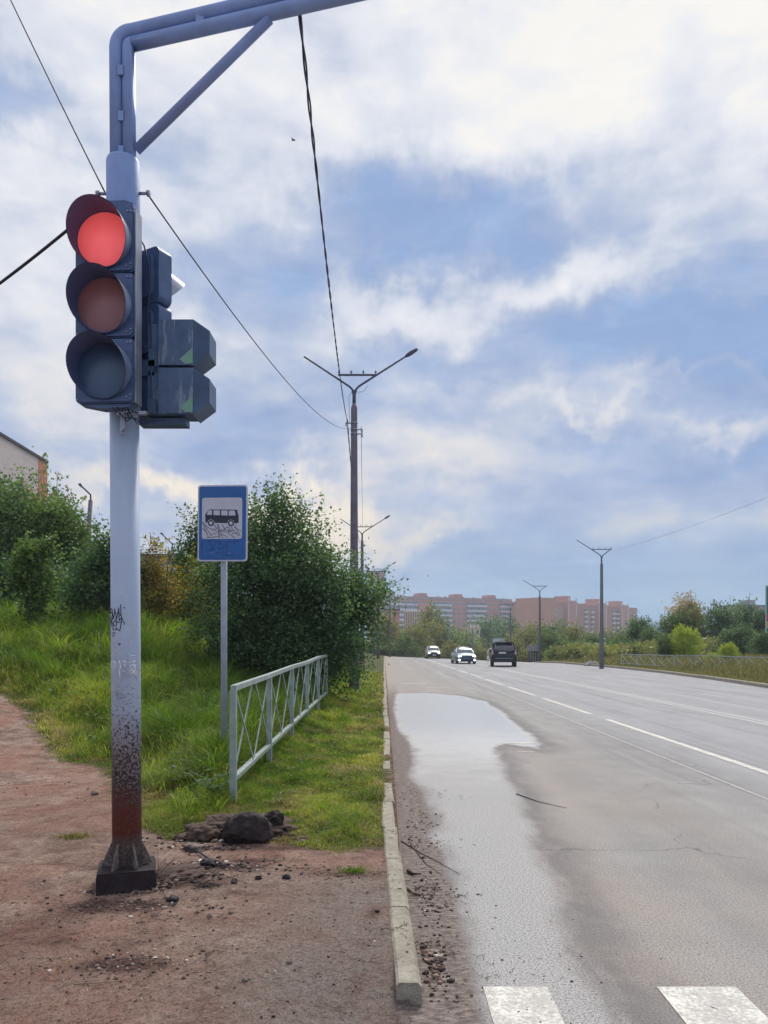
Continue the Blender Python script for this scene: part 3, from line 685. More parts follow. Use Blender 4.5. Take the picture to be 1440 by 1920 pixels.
# background trees beyond the crest and on the right: four shared crowns, each tree its own object
protos = []
for k in range(5):
    shp = [[(0, 0, .55, .36, .36, .38), (.16, 0, .4, .28, .3, .3), (-.18, .05, .45, .28, .3, .32), (.02, 0, .8, .22, .22, .2)],
           [(0, 0, .5, .42, .4, .36), (-.25, 0, .35, .3, .3, .28), (.26, 0, .38, .3, .3, .3), (.1, 0, .74, .26, .25, .24), (-.15, 0, .68, .24, .25, .22)],
           [(0, 0, .45, .26, .26, .38), (0, 0, .75, .16, .16, .24), (.1, 0, .3, .25, .25, .25)],
           [(0, 0, .35, .5, .45, .3), (-.4, 0, .28, .36, .35, .24), (.42, 0, .3, .35, .35, .26), (.15, 0, .6, .26, .25, .2)],
           [(0, 0, .5, .30, .3, .42), (-.14, 0, .7, .18, .18, .26), (.16, 0, .6, .2, .2, .3)]][k]
    me, ends = crown_mesh(60 + k, shp, [230, 260, 190, 300, 210][k], 30, .036, sig=.055, sprigs=22)
    mb = trunk_mb(60 + k, ends, .9, .02, 1 if k != 3 else 4, .1, 18); tm = bpy.data.meshes.new('trunk'); tm.from_pydata(mb.v, [], mb.f); tm.materials.append(M_bark2)
    me.materials.append(LM['green']); protos.append((me, tm))
def far_tree(k, x, ytop, ybase, Y, leafm, label, cat='tree', name='tree', group='trees beyond the road', wide=1.0, gap=None):
    X = (x - XC) * Y / F; z0 = min(gzs(X, Y), CAMZ + (YH - ybase) * Y / F) if gap is None else gap
    h = CAMZ + (YH - ytop) * Y / F - z0
    root = empty(name, (X, Y, z0), label, cat, group, rz=(x * 7.3 % 6.28))
    for nm, me, mt in (('trunk', protos[k][1], None), ('crown', protos[k][0], LM[leafm])):
        o = bpy.data.objects.new(nm, me); C.objects.link(o); o.parent = root; o.scale = (h * wide, h * wide, h)
        if mt: o.material_slots[0].link = 'OBJECT'; o.material_slots[0].material = mt
    return root
B = 'trees beyond the crest of the road'
for a in [
 (1, 722, 1150, 1225, 128, 'olive', 'olive tree just right of the shrub that hangs over the kerb', 1.0),
 (3, 752, 1178, 1232, 122, 'green', 'green rounded tree at the left end of the road crest', 1.0),
 (1, 775, 1168, 1230, 135, 'olive', 'brownish tree below the white slatted building', 1.0),
 (0, 800, 1162, 1230, 150, 'olive', 'tall olive tree right of the white slatted building', 1.1),
 (2, 806, 1138, 1228, 165, 'olive', 'narrow yellowing tree in front of the apartment block left part', .9),
 (2, 823, 1150, 1228, 185, 'dark', 'narrow dark spruce like tree in front of the balconies', 1.0),
 (3, 838, 1190, 1236, 120, 'olive', 'low brown scrub right behind the left oncoming car', 1.0),
 (1, 852, 1176, 1236, 150, 'willow', 'wide pale green tree behind the silver car', 1.1),
 (0, 872, 1180, 1236, 170, 'olive', 'olive tree above the silver car roof', 1.0),
 (3, 862, 1166, 1225, 230, 'dark', 'dark wide tree low in front of the central balconies', 1.0),
 (0, 903, 1160, 1228, 220, 'dark', 'dark tree left of the white roadside billboard', 1.1),
 (0, 926, 1157, 1228, 240, 'dark', 'dark tree standing above the white roadside billboard', 1.0),
 (1, 947, 1156, 1228, 230, 'dark', 'dark tree at the left corner of the blank brick wall', 1.0),
 (3, 893, 1196, 1238, 125, 'olive', 'low olive scrub between the silver car and the black car', 1.0),
 (3, 975, 1186, 1238, 105, 'olive', 'olive scrub right of the black car', 1.0),
 (1, 985, 1172, 1236, 125, 'olive', 'ragged tree in front of the blank brick wall', 1.0),
 (4, 1000, 1166, 1236, 140, 'olive', 'thin tall tree in front of the blank brick wall', 1.0),
 (1, 1030, 1178, 1238, 100, 'green', 'green tree right of the grey roadside board', 1.0),
 (0, 1048, 1164, 1238, 135, 'dark', 'dark tree before the stair tower of the right block', 1.0),
 (3, 1058, 1190, 1246, 82, 'green', 'wide low green bush right of the second lamp post', 1.0),
 (0, 1080, 1170, 1240, 115, 'olive', 'olive tree in front of the right apartment block', 1.0),
 (3, 1092, 1192, 1246, 76, 'willow', 'grey green bush left of the near right lamp post', 1.0),
 (1, 1112, 1186, 1243, 95, 'green', 'green tree just behind the near right lamp post', 1.0),
 (3, 1136, 1204, 1248, 70, 'olive', 'low olive bush at the left end of the far railing', 1.0),
 (0, 1140, 1178, 1240, 130, 'olive', 'tree before the right end of the apartment blocks', 1.0),
 (4, 1196, 1155, 1235, 92, 'dark', 'dark pointed tree right of the apartment blocks', 1.15),
 (1, 1165, 1186, 1240, 90, 'green', 'green tree left of the dark pointed tree', 1.0),
 (3, 1182, 1198, 1244, 72, 'green', 'low green bush behind the left end of the far railing', 1.0),
 (0, 1222, 1176, 1240, 80, 'green', 'small green tree right of the dark pointed tree', 1.0),
 (1, 1285, 1111, 1236, 86, 'orange', 'tall tree with pale orange top leaves', .72),
 (1, 1268, 1140, 1236, 83, 'green', 'green tree under the pale orange tree', .8),
 (1, 1300, 1130, 1236, 84, 'olive', 'olive crowned tree to the right of the pale orange tree', .8),
 (1, 1350, 1126, 1236, 80, 'dark', 'large dark tree behind the lime bush', .8),
 (0, 1395, 1128, 1236, 82, 'dark', 'large dark tree left of the striped billboard', .9),
 (1, 1440, 1134, 1236, 80, 'dark', 'large dark tree at the right edge of the frame', .9),
 (1, 1385, 1168, 1240, 66, 'dark', 'dark bush row behind the lime bush and railing', 1.1),
 (1, 1440, 1176, 1240, 60, 'dark', 'dark bush at the right edge under the striped billboard', 1.0),
 (1, 1283, 1170, 1240, 63, 'lime', 'yellow green rounded tree behind the far railing', .9),
 (0, 1248, 1188, 1241, 64, 'green', 'light green bush left of the yellow green rounded tree', 1.0),
 (1, 1366, 1203, 1243, 55, 'lime', 'bright lime bush behind the far railing', .9),
 (3, 1330, 1218, 1243, 56, 'lime', 'small lime bush left of the bright lime bush', .9),
 (3, 705, 1195, 1226, 120, 'green', 'green bush beyond the left kerb end', 1.0),
]:
    k, x, yt, yb, Y, lm, lab, wd = a
    far_tree(k, x, yt, yb, Y, lm, lab, wide=wd, group=B if x < 1130 else 'trees behind the far railing')
# dense undergrowth behind everything
def scrub(name, label, x0, x1, Y, h, leafm, seed, n, leaf):
    rs = np.random.RandomState(seed); X = x0 + (x1 - x0) * rs.rand(n); YY = Y + rs.normal(size=n) * 5
    hh = h * (.35 + .9 * fbm(X * .12 + seed, X * 0 + 1.5)); zz = gz(X, YY) + rs.rand(n) * hh
    p = np.stack([X, YY, zz], 1); s = leaf * (.6 + .8 * rs.rand(n)); u = rs.normal(size=(n, 3)); u /= np.linalg.norm(u, axis=1)[:, None]; w = np.cross(u, rs.normal(size=(n, 3))); w /= np.linalg.norm(w, axis=1)[:, None]
    V = np.stack([p, p + u * s[:, None] * .5 + w * s[:, None] * .4, p + u * s[:, None], p + u * s[:, None] * .5 - w * s[:, None] * .4], 1)
    tag(link(name, np_mesh(name, V.reshape(-1, 3), [np.arange(4 * n).reshape(n, 4)], {'v': np.repeat(np.clip(fbm(X * .3, zz * .8) * .9 + .3 * (rs.rand(n) - .4), 0, 1), 4)}), LM[leafm]), label, 'undergrowth', kind='stuff')
scrub('undergrowth', 'far off wood below the apartment blocks that reads as one mass', -20, 130, 245, 11, 'dark', 3, 26000, 1.1)
scrub('undergrowth', 'brown scrub in the dip just beyond the crest of the road', 0, 40, 150, 6.5, 'olive', 5, 14000, .6)
scrub('undergrowth', 'dark thicket behind the far railing', 20, 75, 92, 3.2, 'dark', 7, 16000, .4)
scrub('undergrowth', 'low green scrub behind the right kerb left of the railing', 18, 34, 80, 2.2, 'olive', 8, 9000, .35)
scrub('undergrowth', 'green thicket at the back of the left slope', -60, -9, 34, 1.5, 'dark', 9, 24000, .2)
# ------------------------------------------------------------------ traffic light mast
def mat_pole():
    m, t, b = material('weathered_pole_paint'); co = t.coords(); x, y, z = t.sep(co)[0:3]
    n = t.noise(t.scale(co, (1, 1, .35)), 6, 5, .6); f = t.noise(co, 56, 5, .75); g = t.noise(co, 95, 4, .7)
    c = t.ramp(n, [(.3, rgb(164, 178, 202)), (.7, rgb(180, 192, 212))])
    # flaked white patches where bills were torn off
    band = t.math('MULTIPLY', t.rng(z, 1.18, 1.28), t.rng(z, 1.72, 1.5))
    fl = t.math('MULTIPLY', t.rng(t.noise(t.scale(co, (1, 1, .8)), 22, 5, .7), .57, .60), band)
    c = t.mix(t.math('MULTIPLY', fl, .8), c, rgb(196, 198, 206))
    old = t.math('MULTIPLY', t.rng(t.noise(co, 9, 4, .6), .5, .6), t.rng(z, 1.9, 1.2))
    c = t.mix(t.math('MULTIPLY', old, .3), c, rgb(112, 106, 116))
    # rust speckles getting denser towards the foot
    thr = t.rng(z, 1.22, .6, .58, .44)
    sp = t.math('GREATER_THAN', f, thr)
    sp = t.rng(t.math('SUBTRACT', f, thr), 0, .03)
    sp = t.math('MULTIPLY', sp, t.rng(z, 1.6, 1.05))
    c = t.mix(t.math('MULTIPLY', t.rng(z, 1.12, .82), .8), c, t.ramp(f, [(.35, rgb(120, 104, 100)), (.65, rgb(150, 138, 132))]))
    c = t.mix(sp, c, t.ramp(g, [(.35, rgb(44, 36, 40)), (.65, rgb(84, 66, 60))]))
    rz_ = t.math('ADD', z, t.math('MULTIPLY', t.math('SUBTRACT', n, .5), .25))
    rust = t.math('MULTIPLY', t.rng(rz_, .64, .46), t.rng(z, .24, .34))
    rc = t.ramp(f, [(.32, rgb(66, 34, 34)), (.5, rgb(110, 56, 46)), (.66, rgb(140, 84, 62))])
    c = t.mix(t.math('MULTIPLY', rust, .92), c, rc)
    low = t.rng(z, .34, .26); c = t.mix(t.math('MULTIPLY', low, .85), c, t.ramp(f, [(.38, rgb(44, 38, 40)), (.47, rgb(104, 92, 88)), (.62, rgb(146, 136, 128))]))
    nick = t.math('MULTIPLY', t.rng(t.noise(co, 30, 3, .6), .70, .72), t.rng(z, 2.6, 1.4, .0, 1)); c = t.mix(nick, c, rgb(52, 52, 66))
    t.put(b.inputs['Base Color'], c); t.put(b.inputs['Roughness'], t.rng(z, .6, 1.4, .85, .5))
    t.put(b.inputs['Normal'], t.bump(t.math('ADD', f, t.math('MULTIPLY', n, .6)), .35, .004)); return m
M_pole = mat_pole()
M_arm = simple('painted_arm_steel', rgb(132, 156, 204), .5, var=.10, scale=5, bump=.1)
M_plinth = simple('blackened_concrete', rgb(44, 36, 38), .9, var=.5, scale=18, bump=.8)
M_black = simple('black_plastic', (.008, .008, .01, 1), .5)
M_wire = simple('black_cable', (.02, .02, .035, 1), .6)
M_zinc = simple('dull_galvanised_steel', rgb(150, 152, 164), .45, metal=.6, var=.2)
PX, PY = -1.625, 4.87; PZ = gzs(PX, PY)
mast = empty('traffic_light_mast', (PX, PY, PZ), 'tall pale blue pole with rust at its foot and an arm reaching over the road', 'pole')
mast.rotation_euler.y = -.0058
def zat(y): return CAMZ + (YH - y) * PY / F - PZ
mb = MB(); mb.tube([(0, 0, .02), (0, 0, zat(758))], .0895, 40, smooth=True); shaft = mb.build('shaft', M_pole, mast)
mb = MB(); mb.tube([(0, 0, zat(770)), (0, 0, zat(306)), (0, 0, zat(301))], [.102, .102, .095], 40)
sleeve = mb.build('sleeve', M_arm, mast)
mb = MB()
for sx in (-1, 1):
    mb = MB(); mb.tube([(sx * .1, -.0, zat(363)), (sx * .158, -.0, zat(363))], .010, 8); mb.tube([(sx * .15, 0, zat(363)), (sx * .170, 0, zat(363))], .019, 10); mb.build('bolt', M_zinc, sleeve)


# upper frame of two welded pipes
mb = MB(); zt = zat(62); r_ = .0415
def bent(offx, offz, rad, zc, name):
    pts = [(offx, 0, zat(304))]; cx, cz = offx + rad, zc
    ex = 1.62; 
    for i in range(9):
        a = R(180 - 90 * i / 8); pts.append((cx + rad * math.cos(a), -.0, cz + rad * math.sin(a)))
    tdir = Vector((1.0, -.26, .0)).normalized()
    last = Vector(pts[-1]); 
    for s_ in (.25, .8, 1.6, 3.2, 5.0): pts.append(last + tdir * s_)
    mb.tube(pts, r_, 20); return last, tdir
z_in = zat(104)
oA, td = bent(-.040, 0, .105, z_in + .048 + .0, 'a')
oB, _ = bent(.040, 0, .028, z_in + .043, 'b')
arm_z = oB.z
frame = mb.build('arm', M_arm, mast)
mb = MB()
for z_ in (zat(225), zat(140) , zat(290)): mb = MB(); mb.box((0, -.038, z_), (.035, .012, .06)); mb.build('weld_plate', M_arm, frame)
for s_ in (.42, 1.3): 
    q = Vector((.12, -.03, (oA.z + oB.z) / 2)) + td * s_; mb = MB(); mb.box(q, (.05, .035, .07)); mb.build('weld_plate', M_arm, frame)
mb = MB()
a0 = Vector((.085, 0, zat(282))); b0 = Vector((.068, 0, oB.z - .035)) + td * .93
mb.tube([a0, b0], .030, 16); mb.build('brace', simple('shaded_brace_paint', rgb(128, 142, 188), .5, var=.1), mast)
# foot
Mr = Matrix.Rotation(R(17), 3, 'Z'); mb = MB(); mb.box((0.0, 0, .055), (.35, .35, .11), Mr); mb.box((0, 0, .118), (.335, .335, .016), Mr); 
plinth = mb.build('plinth', M_plinth, mast)
mb = MB()
for a in (0, 60, 120, 180, 240, 300):
    M = Matrix.Rotation(R(a - 107), 3, 'Z')
    vs = [M @ Vector(v) for v in ((.08, -.005, .126), (.152, -.005, .126), (.150, -.005, .145), (.088, -.005, .285), (.08, .005, .126), (.152, .005, .126), (.150, .005, .145), (.088, .005, .285))]
    g0 = MB(); g0.add(vs, [(0, 1, 2, 3), (7, 6, 5, 4), (0, 4, 5, 1), (1, 5, 6, 2), (2, 6, 7, 3)]); g0.build('gusset', M_pole, mast)
# graffiti strokes written on the curved shaft: lists of photo pixels
def on_shaft(px, py, off=.0012):
    th = math.asin(max(-.98, min(.98, (px - 239.5) / 26.5))); r0 = .0895 + off
    return Vector((r0 * math.sin(th), -r0 * math.cos(th), zat(py)))
def stroke(mb, pts, w, f, cap=False):
    for a, b in zip(pts, pts[1:]):
        mb.tube([f(*a), f(*b)], w, 5, cap=True)
mb = MB(); q = lambda x, y: (200 + x * 90 / 864, 1100 + y * 200 / 1920)
for s_ in [[(200, 400), (160, 420), (165, 480), (200, 470), (210, 540), (170, 560)], [(205, 415), (235, 590)], [(265, 400), (255, 500), (235, 590)], [(265, 400), (300, 600), (345, 390), (350, 620)],
           [(300, 490), (350, 480)], [(378, 335), (385, 540), (360, 500)], [(385, 540), (445, 690)], [(350, 620), (400, 560)],
           [(165, 590), (195, 720)], [(165, 590), (215, 570), (190, 640), (230, 680), (195, 715)], [(255, 620), (225, 660), (250, 715), (295, 710), (300, 650), (255, 620)], [(270, 590), (320, 650), (385, 640)], [(400, 570), (385, 660), (360, 800)],
           [(360, 800), (310, 765), (225, 785), (222, 720)], [(222, 785), (290, 770), (300, 740)], [(195, 850), (250, 825), (275, 850)], [(205, 885), (250, 880)], [(425, 385), (455, 400)]]:
    stroke(mb, [q(*p) for p in s_], .0024, on_shaft)
mb.build('graffiti', simple('marker_ink', rgb(34, 38, 66), .6), shaft)
M_daub = simple('white_daubed_paint', rgb(236, 236, 242), .7, var=.1, scale=60)
for s_, w in [([(195, 1340), (260, 1345), (265, 1440)], .004), ([(180, 1340), (178, 1450)], .004), ([(215, 1400), (215, 1550)], .0018), ([(345, 1330), (370, 1400), (350, 1520)], .004), ([(345, 1500), (360, 1630)], .004),
              ([(395, 1335), (460, 1345)], .005), ([(425, 1380), (450, 1440)], .0035), ([(500, 1360), (590, 1340)], .005), ([(520, 1420), (585, 1400), (590, 1500), (540, 1560)], .0045), ([(540, 1480), (600, 1580)], .005), ([(400, 1500), (450, 1530)], .003), ([(505, 1220), (560, 1240), (590, 1235)], .003), ([(240, 1130), (300, 1140), (340, 1100)], .0025)]:
    mb = MB(); stroke(mb, [q(*p) for p in s_], w * .85, lambda x, y: on_shaft(x, y, -.0008)); mb.build('paint_daub', M_daub, shaft)

# ------------------------------------------------------------------ signal heads
M_head = simple('signal_housing', rgb(74, 94, 132), .42, var=.2, scale=14, bump=.08)  # blue lift of veiling glare put into the housing colour
M_headin = simple('hood_inside', rgb(84, 92, 132), .6)
M_hoodred = simple('hood_paint', rgb(104, 112, 140), .3, var=.15)
M_silver = simple('pale_worn_hood', rgb(168, 176, 190), .4, var=.15)
def lens_mat(name, col, em, dots=False):
    m, t, b = material(name); co = t.coords()
    v = t.voro(co, 85, rnd=.15); ln = t.new('ShaderNodeVectorMath', operation='LENGTH'); t.put(ln.inputs[0], t.scale(co, (1, 0, 1))); rad = t.math('ADD', ln.outputs['Value'], t.math('MULTIPLY', t.noise(co, 9, 3), .12)); c = t.ramp(t.rng(rad, .02, .22), [(0, tuple(min(1, k * 1.25 + .03) for k in col[:3]) + (1,)), (1, tuple(k * .78 for k in col[:3]) + (1,))]); c = t.mix(t.rng(v, .2, .5, 0, .22), c, tuple(k * .6 for k in col[:3]) + (1,))
    t.put(b.inputs['Base Color'], c); b.inputs['Roughness'].default_value = .25
    if em: t.put(b.inputs['Emission Color'], c); b.inputs['Emission Strength'].default_value = em
    t.put(b.inputs['Normal'], t.bump(v, .3, .004)); return m
M_red = lens_mat('lit_red_lens', rgb(230, 86, 88), .5)
M_amber = lens_mat('dim_glow_amber_lens', rgb(132, 84, 88), .1)  # unlit amber lens with a faint centre glow put in
M_green = lens_mat('dark_green_lens', rgb(70, 94, 128), 0)
def hood(mb, r, Lf, droop=.25, n=40, a0=-180, a1=180, th=.003):
    "tunnel hood round a lens; local -Y is forward"
    for s_ in (0, 1):
        rr = r - th * s_; vs = []; m = 6
        for i in range(n + 1):
            a = R(a0 + (a1 - a0) * i / n); L = Lf(math.sin(a))
            for k in range(m + 1):
                q = k / m; vs.append((rr * math.cos(a) * (1 + .04 * q), -L * q, rr * math.sin(a) * (1 + .04 * q) - droop * L * q))
        fs = [(i * (m + 1) + k, (i + 1) * (m + 1) + k, (i + 1) * (m + 1) + k + 1, i * (m + 1) + k + 1) for i in range(n) for k in range(m)]
        if s_: fs = [tuple(reversed(f)) for f in fs]
        mb.m = s_; mb.add(vs, fs, True)
    mb.m = 0
def nb(mb, name, mats, parent, loc=None):
    me = bpy.data.meshes.new(name); me.from_pydata(mb.v, [], mb.f); me.update(); me.polygons.foreach_set('use_smooth', mb.sm)
    o = link(name, me, mats, parent, loc); me.polygons.foreach_set('material_index', mb.mi); return o
HY = PY - .21
def hpt(x, y, Y=HY): return P(x, y, Y)
base = hpt(197, 757); top = hpt(197, 390); HH = top.z - base.z; SH = HH / 3
sig = empty('traffic_light', base, 'three section traffic light facing the camera with its red lamp lit', 'traffic light', rz=R(-3))
SW = .365
for k in range(3):
    mb = MB(); pr = rounded_rect(SW, SH - .006, .03)
    mb.prism(pr, 1, 0.0, .10); sec = mb.build('signal_section', M_head, sig, (0, 0, SH * (2.5 - k)))
    mb = MB(); pr = rounded_rect(SW - .016, SH - .02, .028); mb.prism(pr, 1, -.014, 0.001); 
    door = mb.build('door', M_head, sec)
    mb = MB()
    vs = [(0, -.030, 0)]; n = 40
    for j in range(1, 5):
        for i in range(n): a = 2 * math.pi * i / n; rr = .163 * j / 4; vs.append((rr * math.cos(a), -.030 + .014 * (j / 4) ** 2, rr * math.sin(a)))
    fs = [(0, 1 + (i + 1) % n, 1 + i) for i in range(n)] + [(1 + (j - 1) * n + i, 1 + (j - 1) * n + (i + 1) % n, 1 + j * n + (i + 1) % n, 1 + j * n + i) for j in range(1, 4) for i in range(n)]
    mb.add(vs, fs, True); mb.build('lens', [M_red, M_amber, M_green][k], sec)
    mb = MB(); hood(mb, .170, lambda s_: .12 + .085 * s_ if s_ > -.5 else max(.012, .0775 + (s_ + .5) * .13), droop=.10)
    o = nb(mb, 'hood', [M_hoodred, M_headin], sec, (0, -.012, 0))
    if k == 0: o['label'] = 'hood glowing red from the lit lamp'
    mb = MB()
    for (bx, bz) in ((.165, .165), (.145, .165), (.165, -.03), (.165, -.15), (-.165, -.175), (.14, -.165)): mb = MB(); mb.tube([(bx, -.012, bz), (bx, -.024, bz)], .005, 8); mb.build('screw', M_zinc, door)
mb = MB(); mb.prism([(-.12, 0), (.15, 0), (.15, .03), (.1, .05), (-.08, .05), (-.12, .03)], 1, .0, .09); mb.build('top_cap', M_head, sig, (0.02, 0.01, HH))
mb = MB(); mb.box((SW / 2 + .004, .05, HH / 2), (.006, .10, HH * .99)); mb.build('side_edge', M_zinc, sig)
mb = MB(); mb.prism([(-.15, 0), (.17, 0), (.13, -.022), (-.03, -.025)], 1, .01, .09); mb.build('bottom_cover', M_head, sig)
mb = MB(); mb.box((.08, .08, -.10), (.03, .02, .13)); mb.tube([(.08, .065, -.14), (.08, .05, -.14)], .012, 8); mb.box((.16, .02, -.055), (.18, .03, .02)); mb.build('bracket', M_zinc, sig)
mb = MB(); rnd = random.Random(3)
for i in range(7):
    x0 = rnd.uniform(.04, .15); p0 = Vector((x0, .01, -.02)); p3 = Vector((rnd.uniform(.15, .3), rnd.uniform(.0, .05), -.06 + rnd.uniform(-.04, .03)))
    mb.tube([p0, p0.lerp(p3, .35) + Vector((0, -.02, -.05 * rnd.random())), p0.lerp(p3, .7) + Vector((0, -.02, -.06 * rnd.random())), p3], .0035, 6)
mb.build('cable', M_wire, sig)
# second vehicle signal, seen from behind
YB = PY + .10
b2 = P(289, 786, YB); t2 = P(289, 474, YB); H2 = t2.z - b2.z
s2 = empty('traffic_light', b2, 'traffic light turned away behind the pole, showing its back housing', 'traffic light', rz=R(176))
for k in range(3):
    mb = MB(); mb.prism(rounded_rect(.33, H2 / 3 - .006, .04), 1, 0, .11); sec = mb.build('signal_section', M_head, s2, (0.06, -.05, H2 / 3 * (2.5 - k)))
    mb = MB(); mb.prism(rounded_rect(.25, H2 / 3 - .08, .05), 1, .11, .135); mb.build('back_cover', M_head, sec)
    mb = MB(); hood(mb, .135, lambda s_: .10 + .12 * s_ if s_ > -.5 else .035, droop=.2, n=28); nb(mb, 'hood', [M_silver if k == 0 else M_head, M_headin], sec)
s2.rotation_euler.z = R(150)
# pedestrian signal with two boxed hoods
YP = PY - .02
b3 = P(318, 778, YP); t3 = P(318, 597, YP); H3 = t3.z - b3.z
M_ped = simple('weathered_box_signal', rgb(62, 84, 116), .5, var=.25, scale=9, bump=.1)
def mat_pedside():
    m, t, b = material('streaked_box_side'); co = t.coords()
    s_ = t.noise(t.scale(co, (1, 1, .16)), 24, 4, .6, .4)
    edge = t.rng(s_, .56, .61, 0, .6); t.put(b.inputs['Base Color'], t.mix(edge, t.ramp(t.noise(co, 9, 4), [(.3, rgb(66, 88, 120)), (.7, rgb(86, 108, 138))]), rgb(140, 154, 170))); b.inputs['Roughness'].default_value = .55; return m
M_pedside = mat_pedside()
ped = empty('pedestrian_light', b3, 'two section pedestrian signal with boxed hoods facing right behind the traffic light', 'traffic light')
px_ = lambda x: (x - 318) * YP / F
for k in range(2):
    z0 = H3 / 2 * (1 - k); h_ = H3 / 2 - .006
    mb = MB(); x0, x1 = px_(276), px_(362)
    mb.prism([(0, z0 + .012), (0, z0 + h_), (.19, z0 + h_), (.19, z0 + .012)], 0, x0 + .07, x1)
    mb.prism([(.02, z0 + .012), (.02, z0 + h_ - .02), (.17, z0 + h_ - .02), (.17, z0 + .012)], 0, x0, x0 + .07)
    sec = mb.build('signal_section', M_pedside, ped)
    mb = MB(); xe = px_(393); vs = []
    for (X_, y0_, y1_, a_, c_) in ((x1 + .001, 0.0, .19, z0 + .0, z0 + h_), (xe, .0, .19, z0 + h_ * .26, z0 + h_ * .76)):
        vs += [(X_, y0_, a_), (X_, y1_, a_), (X_, y1_, c_), (X_, y0_, c_)]
    mb.add(vs, [(0, 1, 5, 4), (1, 2, 6, 5), (2, 3, 7, 6), (3, 0, 4, 7), (4, 5, 6, 7)]); mb.build('hood', M_ped, sec)
    mb = MB(); zz = z0 + h_ * .04
    mb.add([(x1 - .002, -.0025, zz + h_ * .36), (x1 - .002, -.0025, zz + .01), (x1 - .05, -.0025, zz + .005), (x1 - .085, -.0025, zz + h_ * .12)], [(0, 1, 2, 3)]); mb.build('lens_glimpse', simple('pale_green_lens', rgb(118, 160, 140), .4), sec)
mb = MB(); mb.box((px_(300), .10, -.025), (.30, .10, .04)); mb.box((px_(276), .05, H3 * .5), (.08, .06, .10)); mb.box((px_(286), -.01, .05), (.05, .03, .09)); mb.build('bracket', M_ped, ped)
mb = MB(); mb.tube([P(258, 440, YP - .02) - b3, P(270, 460, YP - .05) - b3, P(280, 500, YP - .05) - b3, P(281, 540, YP - .05) - b3, P(276, 590, YP - .04) - b3, P(276, 640, YP - .02) - b3], .005, 8)
mb.tube([P(262, 655, YP - .05) - b3, P(272, 650, YP - .1) - b3, P(285, 652, YP - .04) - b3], .004, 6); mb.tube([P(262, 772, YP - .05) - b3, P(275, 790, YP - .1) - b3, P(310, 788, YP - .04) - b3], .004, 6); mb.build('cable', M_wire, ped)

# ------------------------------------------------------------------ cables
def sagged(a, b, sag, n=24):
    a = Vector(a); b = Vector(b); return [a.lerp(b, i / n) - Vector((0, 0, 4 * sag * (i / n) * (1 - i / n))) for i in range(n + 1)]
def cable(label, pts, r, group=None, twist=0, mat=None):
    mb = MB()
    if not twist: mb.tube(pts, r, 6)
    else:
        L = 0; fine = []
        for a, b in zip(pts, pts[1:]):
            k = max(2, int((b - a).length / .035))
            for i in range(k): fine.append(a.lerp(b, i / k))
        fine.append(pts[-1])
        strands = []
        for ph in (0, math.pi):
            s = 0; out = []
            for i, p in enumerate(fine):
                if i: s += (p - fine[i - 1]).length
                w = 1 + .3 * math.sin(s * 1.7)
                out.append(p + Vector((math.cos(s * twist + ph) * r * .85 * w, 0, math.sin(s * twist + ph) * r * .85 * w)))
            mb = MB(); mb.tube(out, r, 5, cap=False); strands.append(mb)
        o = strands[0].build('cable', mat or M_wire); strands[1].build('strand', mat or M_wire, o); return tag(o, label, 'cable', group)
    return tag(mb.build('cable', mat or M_wire), label, 'cable', group)
M_wire2 = simple('blue_black_cable', (.03, .035, .08, 1), .6)
L1 = 24.0
cable('thick twisted cable running from the arm to the near left lamp post', sagged(P(562, 28, 4.62), P(651, 787, L1 - .3), .34, 40), .0068, twist=7, mat=M_wire2)
cable('twisted cable running on from the near left lamp post to the next one', sagged(P(651, 787, L1 - .3), P(674, 1018, 55), .5), .012, twist=3)
cable('thin wire sagging from the pole bolt to the near left lamp post', sagged(P(276, 363, PY), P(660, 803, L1), .46, 40), .0055)
cable('thin wire coming in from the upper left corner to the pole bolt', sagged(P(-60, -170, 6.4), P(198, 363, PY), .02) , .005)
cable('thick black cable looping from the left edge to the red lamp hood', sagged(P(-160, 640, 5.6), P(140, 420, PY - .14), .03), .0095)
cable('thin wire hanging from the right side of the near left lamp post', sagged(P(677, 800, L1), P(680, 990, 55), .1), .008)

